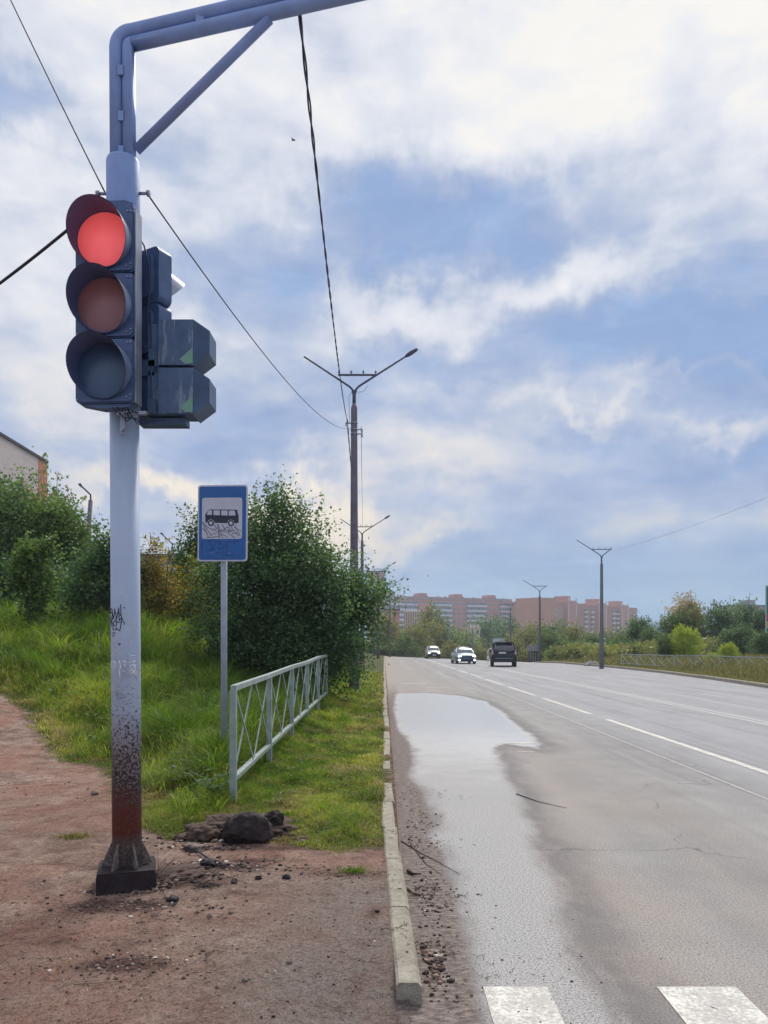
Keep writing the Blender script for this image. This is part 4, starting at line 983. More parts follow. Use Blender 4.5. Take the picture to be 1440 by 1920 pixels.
# ------------------------------------------------------------------ lamp posts
M_lampconc = simple('brownish_concrete_post', rgb(112, 104, 116), .85, var=.18, scale=3, bump=.3)
M_lampmet = simple('dark_lamp_steel', rgb(72, 72, 96), .55, var=.2)
M_lampmetR = simple('blue_grey_lamp_steel', rgb(76, 96, 120), .55, var=.2)
M_lampconcR = simple('blue_grey_concrete_post', rgb(112, 118, 124), .85, var=.18, scale=3, bump=.3)
M_ins = simple('glass_insulator', rgb(120, 120, 128), .3)
def lamp_post(label, loc, h, left=1.55, right=1.87, lum=('r',), steel=M_lampmet, conc=M_lampconc, group='double armed street lamps', s=1.0, clamps=False, low=2.1, bar=(-.5, .7)):
    root = empty('street_lamp', loc, label, 'street lamp', group)
    zn = h; mb = MB(); mb.tube([(0, 0, -.3), (0, 0, zn * .5), (0, 0, zn - .45 * s), (0, 0, zn - .3 * s)], [.155 * s * 1.08, .12 * s, .098 * s, .05 * s], 12); mb.build('post', conc, root)
    mb = MB(); mb.tube([(0, 0, zn - .32 * s), (0, 0, zn + .1 * s)], .055 * s, 8); neck = mb.build('neck', steel, root)
    for sx, L in ((-1, left), (1, right)):
        if L <= 0: continue
        mb = MB(); up = .56 * L + .06
        pts = [(sx * .035 * s, 0, zn), (sx * .05 * s, 0, zn + .12 * s), (sx * .14 * s, 0, zn + .22 * s), (sx * .26 * s, 0, zn + .30 * s), (sx * L * s, 0, zn + (.22 + up) * s)]
        mb.tube(pts, [.034 * s] * 4 + [.027 * s], 8); arm = mb.build('arm', steel, root)
        if ('r' in lum and sx == 1) or ('l' in lum and sx == -1):
            e = Vector(pts[-1]); d = (e - Vector(pts[-2])).normalized(); mb = MB(); a = e - d * .34 * s; b = e + d * .12 * s
            mb.tube([a, a + d * .08 * s, a + d * .2 * s, b - d * .03, b], [.03 * s, .06 * s, .07 * s, .05 * s, .02 * s], 8); mb.build('luminaire', steel, arm)
    mb = MB(); bz = zn + .58 * s; mb.bar((bar[0] * s, 0, bz), (bar[1] * s, 0, bz), .05 * s, .05 * s); cb = mb.build('crossbar', steel, root)
    for k in range(4):
        x = (bar[0] + .03 + (bar[1] - bar[0] - .06) * k / 3) * s; mb = MB(); mb.tube([(x, 0, bz), (x, 0, bz + .06 * s), (x, 0, bz + .07 * s), (x, 0, bz + .12 * s), (x, 0, bz + .15 * s)], [.012 * s, .012 * s, .036 * s, .03 * s, .015 * s], 8); mb.build('insulator', M_ins, cb)
    if clamps:
        for (dz, sx) in ((-.92, -1), (-1.12, 1), (-1.26, 1)):
            mb = MB(); mb.tube([(0, 0, zn + dz - .02), (0, 0, zn + dz + .02)], .113, 12); mb.bar((0, 0, zn + dz), (sx * .27, 0, zn + dz), .03, .03); mb.tube([(sx * .25, 0, zn + dz + .02), (sx * .25, 0, zn + dz - .1)], .018, 6); mb.build('clamp', M_zinc, root)
        mb = MB(); mb.tube([(.05, 0, zn + .12), (.12, -.05, zn + .02), (.3, -.03, zn + .06), (.42, 0, zn + .25)], .006, 5); mb.build('cable', M_wire, root); mb = MB(); mb.tube([(-.05, 0, zn + .1), (-.16, -.04, zn - .1), (-.15, -.04, zn - .7), (-.13, -.04, zn - .95)], .006, 5); mb.build('cable', M_wire, root)
    return root
def postpos(x, ybase_z, Y): X = (x - XC) * Y / F; return X
X1 = (664 - XC) * L1 / F; z1 = gzs(X1, L1)
lamp_post('nearest left street lamp with two long arms, rising behind the large shrub', (X1, L1, z1), CAMZ + (YH - 738) * L1 / F - z1, left=1.56, right=1.88, clamps=True)
for x, y, Y, lab in ((679, 1003, 55, 'second street lamp on the left, its post half hidden by the nearer post'), (709, 1077, 86, 'third street lamp on the left above the shrub tips'),
                     (731, 1102, 106, 'fourth street lamp on the left in front of the tall pale building'), (739, 1126, 140, 'farthest small street lamp on the left near the apartment roof')):
    X = (x - XC) * Y / F; z = gzs(X, Y); lamp_post(lab, (X, Y, z), CAMZ + (YH - y) * Y / F - z, left=1.56 if Y < 60 else .5, right=1.88, s=1.0)
for x, y, Y, lab in ((1128, 1046, 53, 'nearest right street lamp standing at the left end of the far railing'), (1012, 1110, 78, 'second right street lamp in front of the blank brick wall'), (957, 1140, 112, 'third right street lamp at the corner of the blank brick wall')):
    X = (x - XC) * Y / F; z = gzs(X, Y); lamp_post(lab, (X, Y, z), CAMZ + (YH - y) * Y / F - z, left=1.72, right=.68, lum=(), steel=M_lampmetR, conc=M_lampconcR if Y < 60 else M_lampconc, s=1.0, bar=(-.62, .68), group='right hand street lamps')
for (x, yn, yb, Y, lean, lab) in ((170, 938, 1040, 40, -.075, 'leaning single arm street lamp between the left trees and the pole'), (323, 1030, 1110, 62, 0.01, 'distant single arm street lamp in front of the grey house')):
    X = (x - XC) * Y / F; z = gzs(X, Y); h = CAMZ + (YH - yn) * Y / F - z
    root = empty('street_lamp', (X + lean * -h * 0, Y, z), lab, 'street lamp'); s = Y / F
    mb = MB(); bx = -lean * 0
    mb.tube([(lean * h, 0, 0), (0, 0, h)], [.14, .11], 10); mb.build('post', M_lampconc, root)
    mb = MB(); mb.tube([(0, 0, h - .1), (0, 0, h + 10 * s), (-8 * s, 0, h + 18 * s), (-20 * s, 0, h + 29 * s)], .045, 8); mb.build('arm', M_lampmet, root)
    mb = MB(); mb.tube([(-17 * s, 0, h + 27 * s), (-20 * s, 0, h + 30 * s), (-23 * s, 0, h + 30 * s)], [.04, .085, .03], 8); mb.build('luminaire', M_lampmet, root)
R0 = Vector((18.4, 27, 8.8)); R1 = P(1128, 1036, 53)
for k in range(3): cable(['upper', 'middle', 'lower'][k] + ' faint overhead wire at the right running back to the nearest right street lamp', sagged(R1 + Vector((.3 * k, 0, 0)), R0 + Vector((.6 * k, 0, .35 * k)), .35), .0022, 'faint overhead wires at the right')

# plain poles beyond the crest
for i, (x, yt, yb, Y, lab) in enumerate(((841, 1176, 1226, 130, 'thin grey pole between the two oncoming cars'), (886, 1178, 1230, 118, 'thin grey pole right of the silver car'), (731, 1150, 1222, 118, 'thin grey pole at the left end of the crest'), (702, 1175, 1222, 100, 'grey pole beside the left kerb under the shrub'))):
    X = (x - XC) * Y / F; z = gzs(X, Y); mb = MB(); h = CAMZ + (YH - yt) * Y / F - z; mb.tube([(0, 0, -.2), (0, 0, h)], [.17, .12], 8)
    tag(mb.build('pole', M_lampconcR, None, (X, Y, z)), lab, 'pole', 'plain poles along the far road')

# ------------------------------------------------------------------ bus stop sign
M_blue = simple('sign_blue', rgb(34, 92, 160), .4, var=.12, scale=10); M_white = simple('sign_white', rgb(190, 192, 206), .45, var=.05, scale=6)
M_signblack = simple('sign_black', rgb(34, 40, 62), .5); M_tag = simple('grey_spray_paint', rgb(104, 106, 124), .6, var=.1); M_tagblue = simple('dark_ink_on_blue', rgb(20, 54, 116), .6)
M_back = simple('sign_back_metal', rgb(150, 154, 166), .5, metal=.4); M_signpost = simple('sign_post_paint', rgb(150, 160, 170), .5, var=.15, scale=9, bump=.15)
SY = 9.2; sg = SY / F; SX = (420 - XC) * sg; SZ = gzs(SX, SY)
stop = empty('bus_stop_sign', (SX, SY, SZ), 'blue bus stop sign with a black bus picture and graffiti on a grey post', 'road sign')
mb = MB(); mb.tube([(0, 0, -.2), (0, 0, CAMZ + (YH - 930) * sg - SZ)], .0385, 20); mb.build('post', M_signpost, stop)
W_, H_ = 94.5 * sg, 142 * sg; zc = CAMZ + (YH - 982.5) * sg - SZ
pan = bpy.data.objects.new('sign_panel', None)
mb = MB(); mb.prism(rounded_rect(W_, H_, .035), 1, -.062, -.045); mb.prism(rounded_rect(W_ - .012, H_ - .012, .035), 1, -.045, -.040)
panel = mb.build('sign_panel', M_white, stop, (0, 0, zc)); panel.rotation_euler = (0, R(-.35 + .8), R(-5))
def layer(name, poly, y, mat, par=panel):
    mb = MB(); n = len(poly); mb.add([(u, y, v) for u, v in poly], [tuple(range(n))]); return mb.build(name, mat, par)
layer('blue_field', rounded_rect(W_ - .034, H_ - .034, .028), -.0635, M_blue)
# sign picture coordinates: crop of 1280 x 1920 covers 120 x 180 photo px from (360, 890)
def sq(u, v): return ((360 + u * 120 / 1280 - 420) * sg, (982.5 - (890 + v * 180 / 1920)) * sg)
cx_, cz_ = sq(632, 890); rr = rounded_rect(815 * 120 / 1280 * sg, 820 * 180 / 1920 * sg, .03); layer('white_field', [(a + cx_, b + cz_) for a, b in rr], -.0645, M_white)
bus = [sq(*p) for p in [(372, 712), (935, 722), (950, 790), (970, 840), (970, 975), (945, 990), (885, 990), (870, 940), (815, 915), (760, 935), (738, 988), (482, 980), (468, 935), (410, 905), (350, 930), (330, 985), (295, 965), (288, 820), (325, 760)]]
layer('bus_picture', bus, -.0655, M_signblack)
for wq in ([(365, 728), (428, 732), (428, 822), (320, 820), (340, 770)], [(458, 732), (588, 734), (588, 830), (458, 826)], [(615, 735), (745, 736), (745, 835), (615, 832)], [(768, 738), (890, 740), (908, 835), (768, 836)]): layer('window', [sq(*p) for p in wq], -.0665, M_white)
for (u, v) in ((408, 982), (815, 988)):
    for rad, y_, m_ in ((62, -.0668, M_signblack), (34, -.0676, M_white)): layer('wheel', [sq(u + rad * math.cos(R(a)), v + rad * math.sin(R(a))) for a in range(0, 360, 20)], y_, m_)
def onsign(off): return lambda u, v: Vector((sq(u, v)[0], off, sq(u, v)[1]))
mb = MB()
for s_ in [[(235, 960), (330, 1060), (430, 1110)], [(235, 960), (300, 1150), (360, 1260)], [(280, 1030), (420, 1240)], [(235, 1090), (330, 1170)], [(420, 1100), (560, 1170), (580, 1290)], [(470, 1010), (530, 1100), (430, 1110)], [(540, 1000), (580, 1250), (320, 1270)], [(560, 1010), (600, 1190), (740, 1260)],
           [(640, 1010), (690, 1110), (560, 1150)], [(600, 1200), (650, 1280)], [(690, 1110), (730, 1060), (790, 1080), (760, 1190), (900, 1280)], [(820, 1060), (850, 1130), (930, 1180)], [(890, 1020), (930, 1110), (1000, 1240)], [(870, 1070), (1020, 1140)], [(840, 1200), (940, 1190), (960, 1240)], [(420, 1200), (520, 1190)], [(620, 1160), (820, 1150), (860, 1210)], [(600, 1120), (880, 1130)]]:
    stroke(mb, s_, .0042, onsign(-.0645))
mb.build('graffiti', M_tag, panel)
mb = MB()
for s_ in [[(350, 1340), (500, 1330), (510, 1400), (440, 1470), (350, 1340)], [(440, 1470), (420, 1540)], [(540, 1350), (560, 1490), (660, 1490), (680, 1430), (600, 1410), (620, 1350), (540, 1350)], [(690, 1370), (980, 1330), (860, 1390)], [(740, 1370), (735, 1480)], [(215, 1330), (240, 1390), (210, 1450), (220, 1600), (300, 1660), (400, 1640)],
           [(310, 1560), (500, 1500), (330, 1510)], [(500, 1580), (600, 1570)], [(640, 1610), (780, 1640), (880, 1620)], [(1010, 1470), (1050, 1530), (1030, 1620), (960, 1660)], [(400, 1640), (450, 1690), (700, 1700)], [(750, 1520), (760, 1530)]]:
    stroke(mb, s_, .0026, onsign(-.0635))
mb.build('graffiti', M_tagblue, panel)
mb = MB()
for (u, v) in ((430, 1570), (785, 1580)): p_ = sq(u, v); mb.tube([(p_[0], -.064, p_[1]), (p_[0], -.068, p_[1])], .006, 8)
mb.build('rivet', M_zinc, panel)

# ------------------------------------------------------------------ railings
M_rail = simple('pale_green_railing_paint', rgb(148, 160, 154), .5, var=.25, scale=10, bump=.2)
def railing(label, A, Bp, n, h0, ztop, zlow, npx=2, mat=M_rail, th=.05, post=.06, bent=0.):
    root = empty('railing', (A[0], A[1], gzs(A[0], A[1])), label, 'railing'); z0 = root.location.z; rnd = random.Random(8)
    A = Vector((A[0], A[1], 0)); Bv = Vector((Bp[0], Bp[1], 0)); pts = [A.lerp(Bv, i / n) for i in range(n + 1)]
    lo_ = lambda p, z: Vector((p.x - A.x, p.y - A.y, z - z0)); T = lambda t: ztop(t); Lw = lambda t: zlow(t)
    for i, p in enumerate(pts):
        mb = MB(); mb.bar(lo_(p, gzs(p.x, p.y) - .15), lo_(p, T(i / n) - (.02)), post, post, up=Vector((0, 1, 0))); mb.build('post', mat, root)
    for nm, f, hh in (('top_rail', T, th), ('bottom_rail', Lw, th * .8)):
        mb = MB(); 
        for i in range(n): mb.bar(lo_(pts[i], f(i / n) + bent * math.sin(i * 2.3)), lo_(pts[i + 1], f((i + 1) / n) + bent * math.sin((i + 1) * 2.3)), th + .006, hh)
        mb.build(nm, mat, root)
    for i in range(n):
        for k in range(npx):
            for s_ in (0, 1):
                t0 = (i + (k + .04) / npx) / n; t1 = (i + (k + .96) / npx) / n; 
                if s_: t0, t1 = t1, t0
                a = A.lerp(Bv, t0); b = A.lerp(Bv, t1); off = Vector((.006 if s_ else -.006, 0, 0))
                mb = MB(); mb.bar(lo_(a, Lw(t0) + .01) + off, lo_(b, T(t1) - .02) + off, .012, .022); mb.build('brace', mat, root)
    return root
railing('pale green cross barred railing running from the dug up boulder into the large shrub', (-1.41, 7.2), (-1.36, 18.2), 5, 1.1, lambda t: 1.20 + .17 * t + .012 * math.sin(t * 17), lambda t: .35 + .15 * t)
railing('long low railing with crossed bars behind the far right kerb', (17.25, 56), (20.6, 34), 9, .9, lambda t: gzs(17.3 + 3.2 * t, 56 - 22 * t) + .86, lambda t: gzs(17.3 + 3.2 * t, 56 - 22 * t) + .18, 2, simple('far_railing_paint', rgb(168, 176, 178), .5, var=.15), .05, .05)
# ------------------------------------------------------------------ buildings
def brick(name, a, b_, sx=1.0, stain=.3):
    m, t, b = material(name); co = t.coords()
    br = t.new('ShaderNodeTexBrick'); 
    x, y, z = t.sep(co)[0:3]; cb = t.new('ShaderNodeCombineXYZ'); t.put(cb.inputs[0], t.math('ADD', x, t.math('MULTIPLY', y, .6))); t.put(cb.inputs[1], z)
    t.put(br.inputs['Vector'], cb.outputs[0]); br.inputs['Scale'].default_value = 1.0; br.inputs['Brick Width'].default_value = .5; br.inputs['Row Height'].default_value = .16; br.inputs['Mortar Size'].default_value = .016
    br.inputs['Color1'].default_value = a; br.inputs['Color2'].default_value = b_; br.inputs['Mortar'].default_value = tuple(min(1, (p + q) / 2 * 1.25) for p, q in zip(a[:3], b_[:3])) + (1,)
    c = t.mix(t.rng(t.noise(t.scale(co, (1, 1, .4)), .25, 5, .65), .45, .7, 0, stain), br.outputs[0], rgb(170, 140, 125))
    t.put(b.inputs['Base Color'], c); b.inputs['Roughness'].default_value = .9; return m
M_brick = brick('red_brick', rgb(192, 138, 128), rgb(206, 152, 140)); M_brick2 = brick('orange_brick', rgb(198, 142, 118), rgb(206, 150, 126)); M_brickdk = brick('dull_red_brick', rgb(176, 126, 120), rgb(190, 140, 130))
M_attic = simple('dull_attic_panel', rgb(176, 152, 154), .9, scale=.5); M_balc = simple('pale_blue_balcony_panel', rgb(222, 230, 240), .6, var=.15, scale=.8)
M_glass = simple('window_glass', rgb(110, 122, 140), .2, var=.5, scale=.9); M_frame = simple('pale_window_frame', rgb(224, 224, 226), .6); M_dark = simple('dark_opening', rgb(46, 46, 56), .7); M_roofdk = simple('dark_roof_edge', rgb(74, 66, 72), .8)
def bx(name, mat, root, x0, x1, y0, y1, z0, z1):
    mb = MB(); mb.box(((x0 + x1) / 2, (y0 + y1) / 2, (z0 + z1) / 2), (abs(x1 - x0), abs(y1 - y0), abs(z1 - z0))); return mb.build(name, mat, root)
def block(name, label, xa, Ya, xb, Yb, ytop, gnd, depth=14):
    "long slab seen from the front: local x along the facade, local y depth (front face y=0), z from the ground"
    A = Vector(((xa - XC) * Ya / F, Ya, gnd)); Bp = Vector(((xb - XC) * Yb / F, Yb, gnd)); L = (Bp - A).length
    root = empty(name, A, label, 'apartment block', rz=math.atan2(Bp.y - A.y, Bp.x - A.x)); H = CAMZ + (YH - ytop) * Ya / F - gnd
    return root, L, H
G0 = gzs(30, 450)
# left slab: photo x 732..960
blk, L, H = block('apartment_block', 'long red brick apartment block with stacked pale balconies and roof boxes', 728, 438, 960, 470, 1117, G0)
bx('wall', M_brick, blk, 0, L, 0, 14, 0, H - 1.9); bx('attic', M_attic, blk, -.1, L + .1, -.12, 14.1, H - 1.9, H)
u = lambda x: (x - 728) / 232 * L
for x in (793, 859, 924): bx('roof_box', M_brickdk, blk, u(x - 7), u(x + 7), 2, 10, H + .02, H + 2.2)
for x in (762, 780, 805, 825, 838, 872, 892, 912, 936, 950): 
    mb = MB(); mb.tube([(u(x), 5, H), (u(x), 5, H + .8)], .45, 8); mb.build('vent', M_roofdk, blk)
ST = 2.95
for (x0, x1) in ((741, 756), (757.5, 778), (805, 842), (871, 909), (936, 958)):
    for f in range(7):
        z = H - 2.4 - ST * (f + 1); a, b = u(x0), u(x1)
        bal = bx('balcony', M_balc, blk, a, b, -1.25, -.02, z, z + 1.15)
        g_ = bx('glazing', M_glass, bal, a + .1, b - .1, -1.12, -.05, z + 1.17, z + 2.5 if (f + int(x0)) % 5 else z + 2.2)
        mb = MB(); n = max(3, int((b - a) / 1.25))
        for k in range(n + 1):
            x_ = a + (b - a) * k / n
            if (k * 7 + f * 3 + int(x0)) % 4: mb.box((x_, -1.16, z + 1.83), (.13, .08, 1.3))
        mb.box(((a + b) / 2, -1.17, z + 2.52), (b - a, .06, .12)); mb.build('frame', M_frame, bal)
for x in (783, 793, 801, 848, 857, 866, 915, 924, 932):
    for f in range(7):
        z = H - 2.4 - ST * (f + 1) + 1; w_ = .75 if x not in (793,) else .5
        wn = bx('window', M_frame, blk, u(x) - w_, u(x) + w_, -.06, .1, z, z + 1.35); bx('pane', M_glass, wn, u(x) - w_ + .14, u(x) + w_ - .14, -.09, -.065, z + .14, z + 1.2)
# blank gable slab, photo x 960..1010
X0 = (960 - XC) * 468 / F; X1_ = (1004 - XC) * 425 / F; Ht = CAMZ + (YH - 1126) * 445 / F - G0
gb = empty('apartment_block', (X0, 468, G0), 'apartment block end with a tall blank orange brick wall', 'apartment block', rz=math.atan2(425 - 468, X1_ - X0)); Lg_ = math.hypot(X1_ - X0, 43)
bx('wall', M_brick2, gb, 0, Lg_, 0, 12, 0, Ht); bx('roof_edge', M_attic, gb, -.1, Lg_ + .1, -.1, 12, Ht + .01, Ht + .4)
# right slab, photo x 1004..1195
rb, L2, H2_ = block('apartment_block', 'right hand brick apartment block with protruding stair towers and pale stripes', 1004, 425, 1195, 520, 1126, G0)
u2 = lambda x: (x - 1004) / 191 * L2
slope = lambda x: 0
bx('wall', M_brickdk, rb, u2(1028), L2, 0, 13, 0, H2_ + 1.0 - .6); bx('stair_tower', M_brick2, rb, 0, u2(1026), -2.5, 13, 0, H2_ + 1.6)
M_stripe = simple('pale_stripe_panel', rgb(232, 218, 208), .8)
for x in (1013, 1024): bx('stripe', M_stripe, rb, u2(x) - .45, u2(x) + .45, -2.6, -2.52, 4, H2_ + 1.3)
for x in (1059, 1115, 1161):
    tw = bx('stair_tower', M_brick, rb, u2(x - 8), u2(x + 8), -2.2, 11, 0, H2_ + 1.5); bx('roof_box', M_brickdk, rb, u2(x - 5), u2(x + 5), 1, 8, H2_ + 1.52, H2_ + 4.2)
    for s_ in (-6.5, 6.5): bx('stripe', M_stripe, tw, u2(x + s_) - .35, u2(x + s_) + .35, -2.3, -2.22, 3, H2_ - .2); bx('parapet', M_stripe, tw, u2(x + s_) - .5, u2(x + s_) + .5, -2.32, -2.0, H2_ + .6, H2_ + 3.0)
for x, bal_ in ((1033, 1), (1043, 0), (1074, 0), (1088, 1), (1100, 1), (1128, 0), (1142, 1), (1150, 1), (1176, 0), (1187, 1)):
    for f in range(7):
        z = H2_ - 2.6 - ST * f - 1.4; w_ = 1.6 if x not in (1043, 1128) else 2.2
        if bal_: bb = bx('balcony', M_stripe, rb, u2(x) - w_, u2(x) + w_, -1.1, -.02, z - 1.0, z + .1); bx('glazing', M_glass, bb, u2(x) - w_ + .1, u2(x) + w_ - .1, -1.0, -.03, z + .12, z + 1.2)
        else: wn = bx('window', M_frame, rb, u2(x) - w_ * .6, u2(x) + w_ * .6, -.07, .1, z - .2, z + 1.1); bx('pane', M_glass, wn, u2(x) - w_ * .6 + .2, u2(x) + w_ * .6 - .2, -.1, -.075, z - .05, z + .95)
# smaller buildings
def house(name, label, cat, x0, x1, ytop, ybot, Y, mat, depth=8, rz=0, roof=None, extra=None):
    X0_ = (x0 - XC) * Y / F; X1_ = (x1 - XC) * Y / F; zb = min(CAMZ + (YH - ybot) * Y / F, gzs((X0_ + X1_) / 2, Y)); h = CAMZ + (YH - ytop) * Y / F - zb; w = X1_ - X0_
    root = empty(name, (X0_, Y, zb), label, cat, rz=rz); bx('wall', mat, root, 0, w, 0, depth, 0, h)
    bx('roof', roof or M_roofdk, root, -.15, w + .15, -.15, depth + .15, h + .01, h + .35); return root, w, h
M_beige = simple('beige_panel', rgb(172, 158, 148), .9, scale=.4); M_greyb = simple('grey_panel', rgb(150, 158, 160), .9, scale=.5)
r1, w1, h1 = house('tower_block', 'tall beige tower block end peeping out behind the large shrub', 'building', 690, 721, 1072, 1200, 300, M_beige, 16)
for f in range(5):
    for k in range(2): wn = bx('window', M_frame, r1, w1 * (.25 + .4 * k) - .6, w1 * (.25 + .4 * k) + .6, -.06, .1, h1 - 4 - 3 * f, h1 - 2.6 - 3 * f); bx('pane', M_glass, wn, w1 * (.25 + .4 * k) - .45, w1 * (.25 + .4 * k) + .45, -.09, -.065, h1 - 3.85 - 3 * f, h1 - 2.75 - 3 * f)
r2_, w2, h2 = house('apartment_block', 'grey panel building left of the long brick block', 'building', 722, 741, 1110, 1200, 380, M_greyb, 12)
for f in range(6): bx('balcony', M_balc, r2_, w2 * .2, w2 * .85, -1, -.02, h2 - 3.6 - 2.9 * f, h2 - 2.5 - 2.9 * f)
house('brick_shed', 'dull red brick shed left of the white slatted building', 'building', 722, 749, 1144, 1215, 210, M_brickdk, 8)
r3, w3, h3 = house('slatted_building', 'low building with tall white vertical slats beyond the trees', 'building', 759, 796, 1147, 1215, 230, simple('yellowed_wall', rgb(150, 140, 112), .9), 9, roof=M_stripe)
for k in range(11): bx('slat', M_stripe, r3, w3 * (k + .2) / 11, w3 * (k + .55) / 11, -.4, -.02, .5, h3 - .05)
r4, w4, h4 = house('white_hut', 'small pale hut with a stepped roofline among the trees', 'building', 880, 900, 1178, 1190, 200, simple('pale_plaster', rgb(206, 204, 184), .8), 5, roof=M_stripe)
for k in range(3): bx('merlon', M_stripe, r4, w4 * (.08 + .33 * k), w4 * (.26 + .33 * k), 0.02, .6, h4 + .36, h4 + .95)
bx('window', M_dark, r4, w4 * .7, w4 * .9, -.05, .05, h4 - 1.5, h4 - .6)
r5, w5, h5 = house('low_building', 'low white roofed building below the right apartment block', 'building', 1066, 1168, 1187, 1215, 300, simple('pale_wall', rgb(176, 176, 172), .8), 9, roof=M_stripe)
for k in range(9): bx('window', M_dark, r5, w5 * (k + .3) / 9, w5 * (k + .7) / 9, -.05, .05, h5 - 2.4, h5 - 1.2)
r6, w6, h6 = house('apartment_block', 'grey stepped roof block behind the right trees', 'building', 1366, 1436, 1136, 1200, 330, simple('grey_block_wall', rgb(142, 138, 146), .9), 12)
bx('roof_box', M_greyb, r6, w6 * .5, w6 * .75, 1, 6, h6 + .36, h6 + 2.6); bx('roof_box', M_greyb, r6, w6 * .35, w6 * .5, 1, 6, h6 + .36, h6 + 1.6)
for k in (.1, .2, .62): 
    mb = MB(); mb.tube([(w6 * k, 2, h6), (w6 * k, 2, h6 + 4.5)], .09, 5); mb.build('antenna', M_roofdk, r6)
for k in range(8): bx('window', M_dark, r6, w6 * (k + .3) / 8, w6 * (k + .7) / 8, -.05, .05, h6 - 3.2, h6 - 1.9)
# gable at the left edge
M_pale = brick('pale_brick', rgb(196, 180, 178), rgb(206, 192, 188), stain=.1); M_orange = brick('orange_corner_brick', rgb(190, 112, 92), rgb(200, 124, 102), stain=0)
Yc = 58.0; Xc_ = (88 - XC) * Yc / F; Yl = 40.0; Xl = (-170 - XC) * Yl / F * 1.0
zt_ = CAMZ + (YH - 869) * Yc / F; gg = 1.5
lb = empty('brick_building', (Xc_, Yc, gg), 'pale brick gable with an orange corner strip at the left edge', 'building', rz=math.atan2(Yl - Yc, Xl - Xc_) + math.pi); Lb = math.hypot(Yl - Yc, Xl - Xc_)
hb = zt_ - gg; cw = 1.55
bx('wall', M_pale, lb, -Lb, -cw, 0, 12, 0, hb); bx('corner_strip', M_orange, lb, -cw, 0, -.03, 12, 0, hb); bx('roof', M_roofdk, lb, -Lb - .1, .06, -.1, 12.1, hb + .01, hb + .2)
mb = MB(); mb.prism([(.0 + .42 * math.cos(R(a)), .55 * math.sin(R(a))) for a in range(0, 360, 30)], 1, -.06, .05); vent = mb.build('window', M_frame, lb, (-4.6, 0, hb - 2.35))
mb = MB(); mb.prism([(.26 * math.cos(R(a)), .36 * math.sin(R(a))) for a in range(0, 360, 30)], 1, -.09, -.062); mb.build('pane', M_dark, vent)
# grey house behind the shrub
r7, w7, h7 = house('grey_house', 'grey house with an arched window behind the brown shrub', 'building', 262, 352, 1046, 1130, 70, simple('grey_render', rgb(146, 142, 146), .9), 9)
for x_, ww in ((.62, .75), (.30, .4), (.9, .3)):
    mb = MB(); mb.prism([(-ww, -1.3), (ww, -1.3), (ww, .2)] + [(ww * math.cos(R(a)), .2 + ww * .6 * math.sin(R(a))) for a in range(15, 180, 15)] + [(-ww, .2)], 1, -.08, .05); wn = mb.build('window', M_frame, r7, (w7 * x_, 0, h7 - 1.3)); 
    mb = MB()
    for k in range(3): mb.box((-ww * .66 + ww * .66 * k, -.09, -.5), (ww * .5, .02, 1.3))
    mb.build('pane', M_dark, wn)
bx('chimney', M_beige, r7, w7 * .38, w7 * .46, 3, 4, h7 + .36, h7 + 1.0)

# ------------------------------------------------------------------ roadside boards
def board(name, label, cat, x0, x1, y0, y1, Y, mat, posts, thick=.15):
    X0_ = (x0 - XC) * Y / F; X1_ = (x1 - XC) * Y / F; Xm = (X0_ + X1_) / 2; g_ = gzs(Xm, Y); zt2 = CAMZ + (YH - y0) * Y / F - g_; zb2 = CAMZ + (YH - y1) * Y / F - g_; w = X1_ - X0_
    root = empty(name, (Xm, Y, g_), label, cat); pb = bx('panel', mat, root, -w / 2, w / 2, -thick, 0, zb2, zt2)
    for k in posts: bx('post', M_lampmet, root, k * w - .08, k * w + .08, .01, .16, -.3, zt2 - .1)
    return root, w, zb2, zt2, pb
board('billboard', 'white roadside billboard behind the black car', 'billboard', 924, 946, 1197, 1216, 125, simple('faded_white_poster', rgb(196, 202, 206), .6, var=.12, scale=1.2), (-.3, .3))
rt, w_, zb_, zt2_, _ = board('roadside_board', 'grey board on four legs right of the black car', 'sign', 988, 1008, 1209, 1221, 82, simple('grey_board_sheet', rgb(138, 138, 138), .7, var=.2, scale=2), (-.3, -.05, .2, .42))
rt, w_, zb_, zt2_, pb = board('billboard', 'tall billboard with green, red and yellow bands at the right edge', 'billboard', 1435, 1530, 1098, 1186, 50, M_white, (-.3, .3), .05)
hh = zt2_ - zb_
for nm, a, b, col in (('green_band', .40, .985, rgb(26, 140, 110)), ('red_band', .24, .395, rgb(196, 74, 70)), ('yellow_band', .1, .235, rgb(208, 196, 70)), ('green_band', .015, .095, rgb(26, 140, 110))):
    bx(nm, simple(nm, col, .5, var=.08), pb, -w_ / 2 + .06, w_ / 2 - .06, -.065, -.053, zb_ + hh * a, zb_ + hh * b)
# pale kinked pipe stand left of the black car
Y = 68; root = empty('barrier_stand', P(918, 1242, Y), 'thin pale bent stand beside the left of the black car', 'barrier'); s = Y / F
mb = MB(); mb.tube([(-3 * s, 0, .02), (-3 * s, 0, 22 * s), (-1 * s, 0, 25 * s), (12 * s, 0, 29 * s)], .035, 6); mb.build('post', M_frame, root)
mb = MB(); mb.bar((-5 * s, 0, 9 * s), (-1 * s, 0, 9 * s), .1, .25); mb.tube([(-6 * s, 0, 1 * s), (-4 * s, 0, 5 * s), (3 * s, 0, 5 * s), (4 * s, 0, 1 * s)], .03, 6); mb.build('foot', M_frame, root)

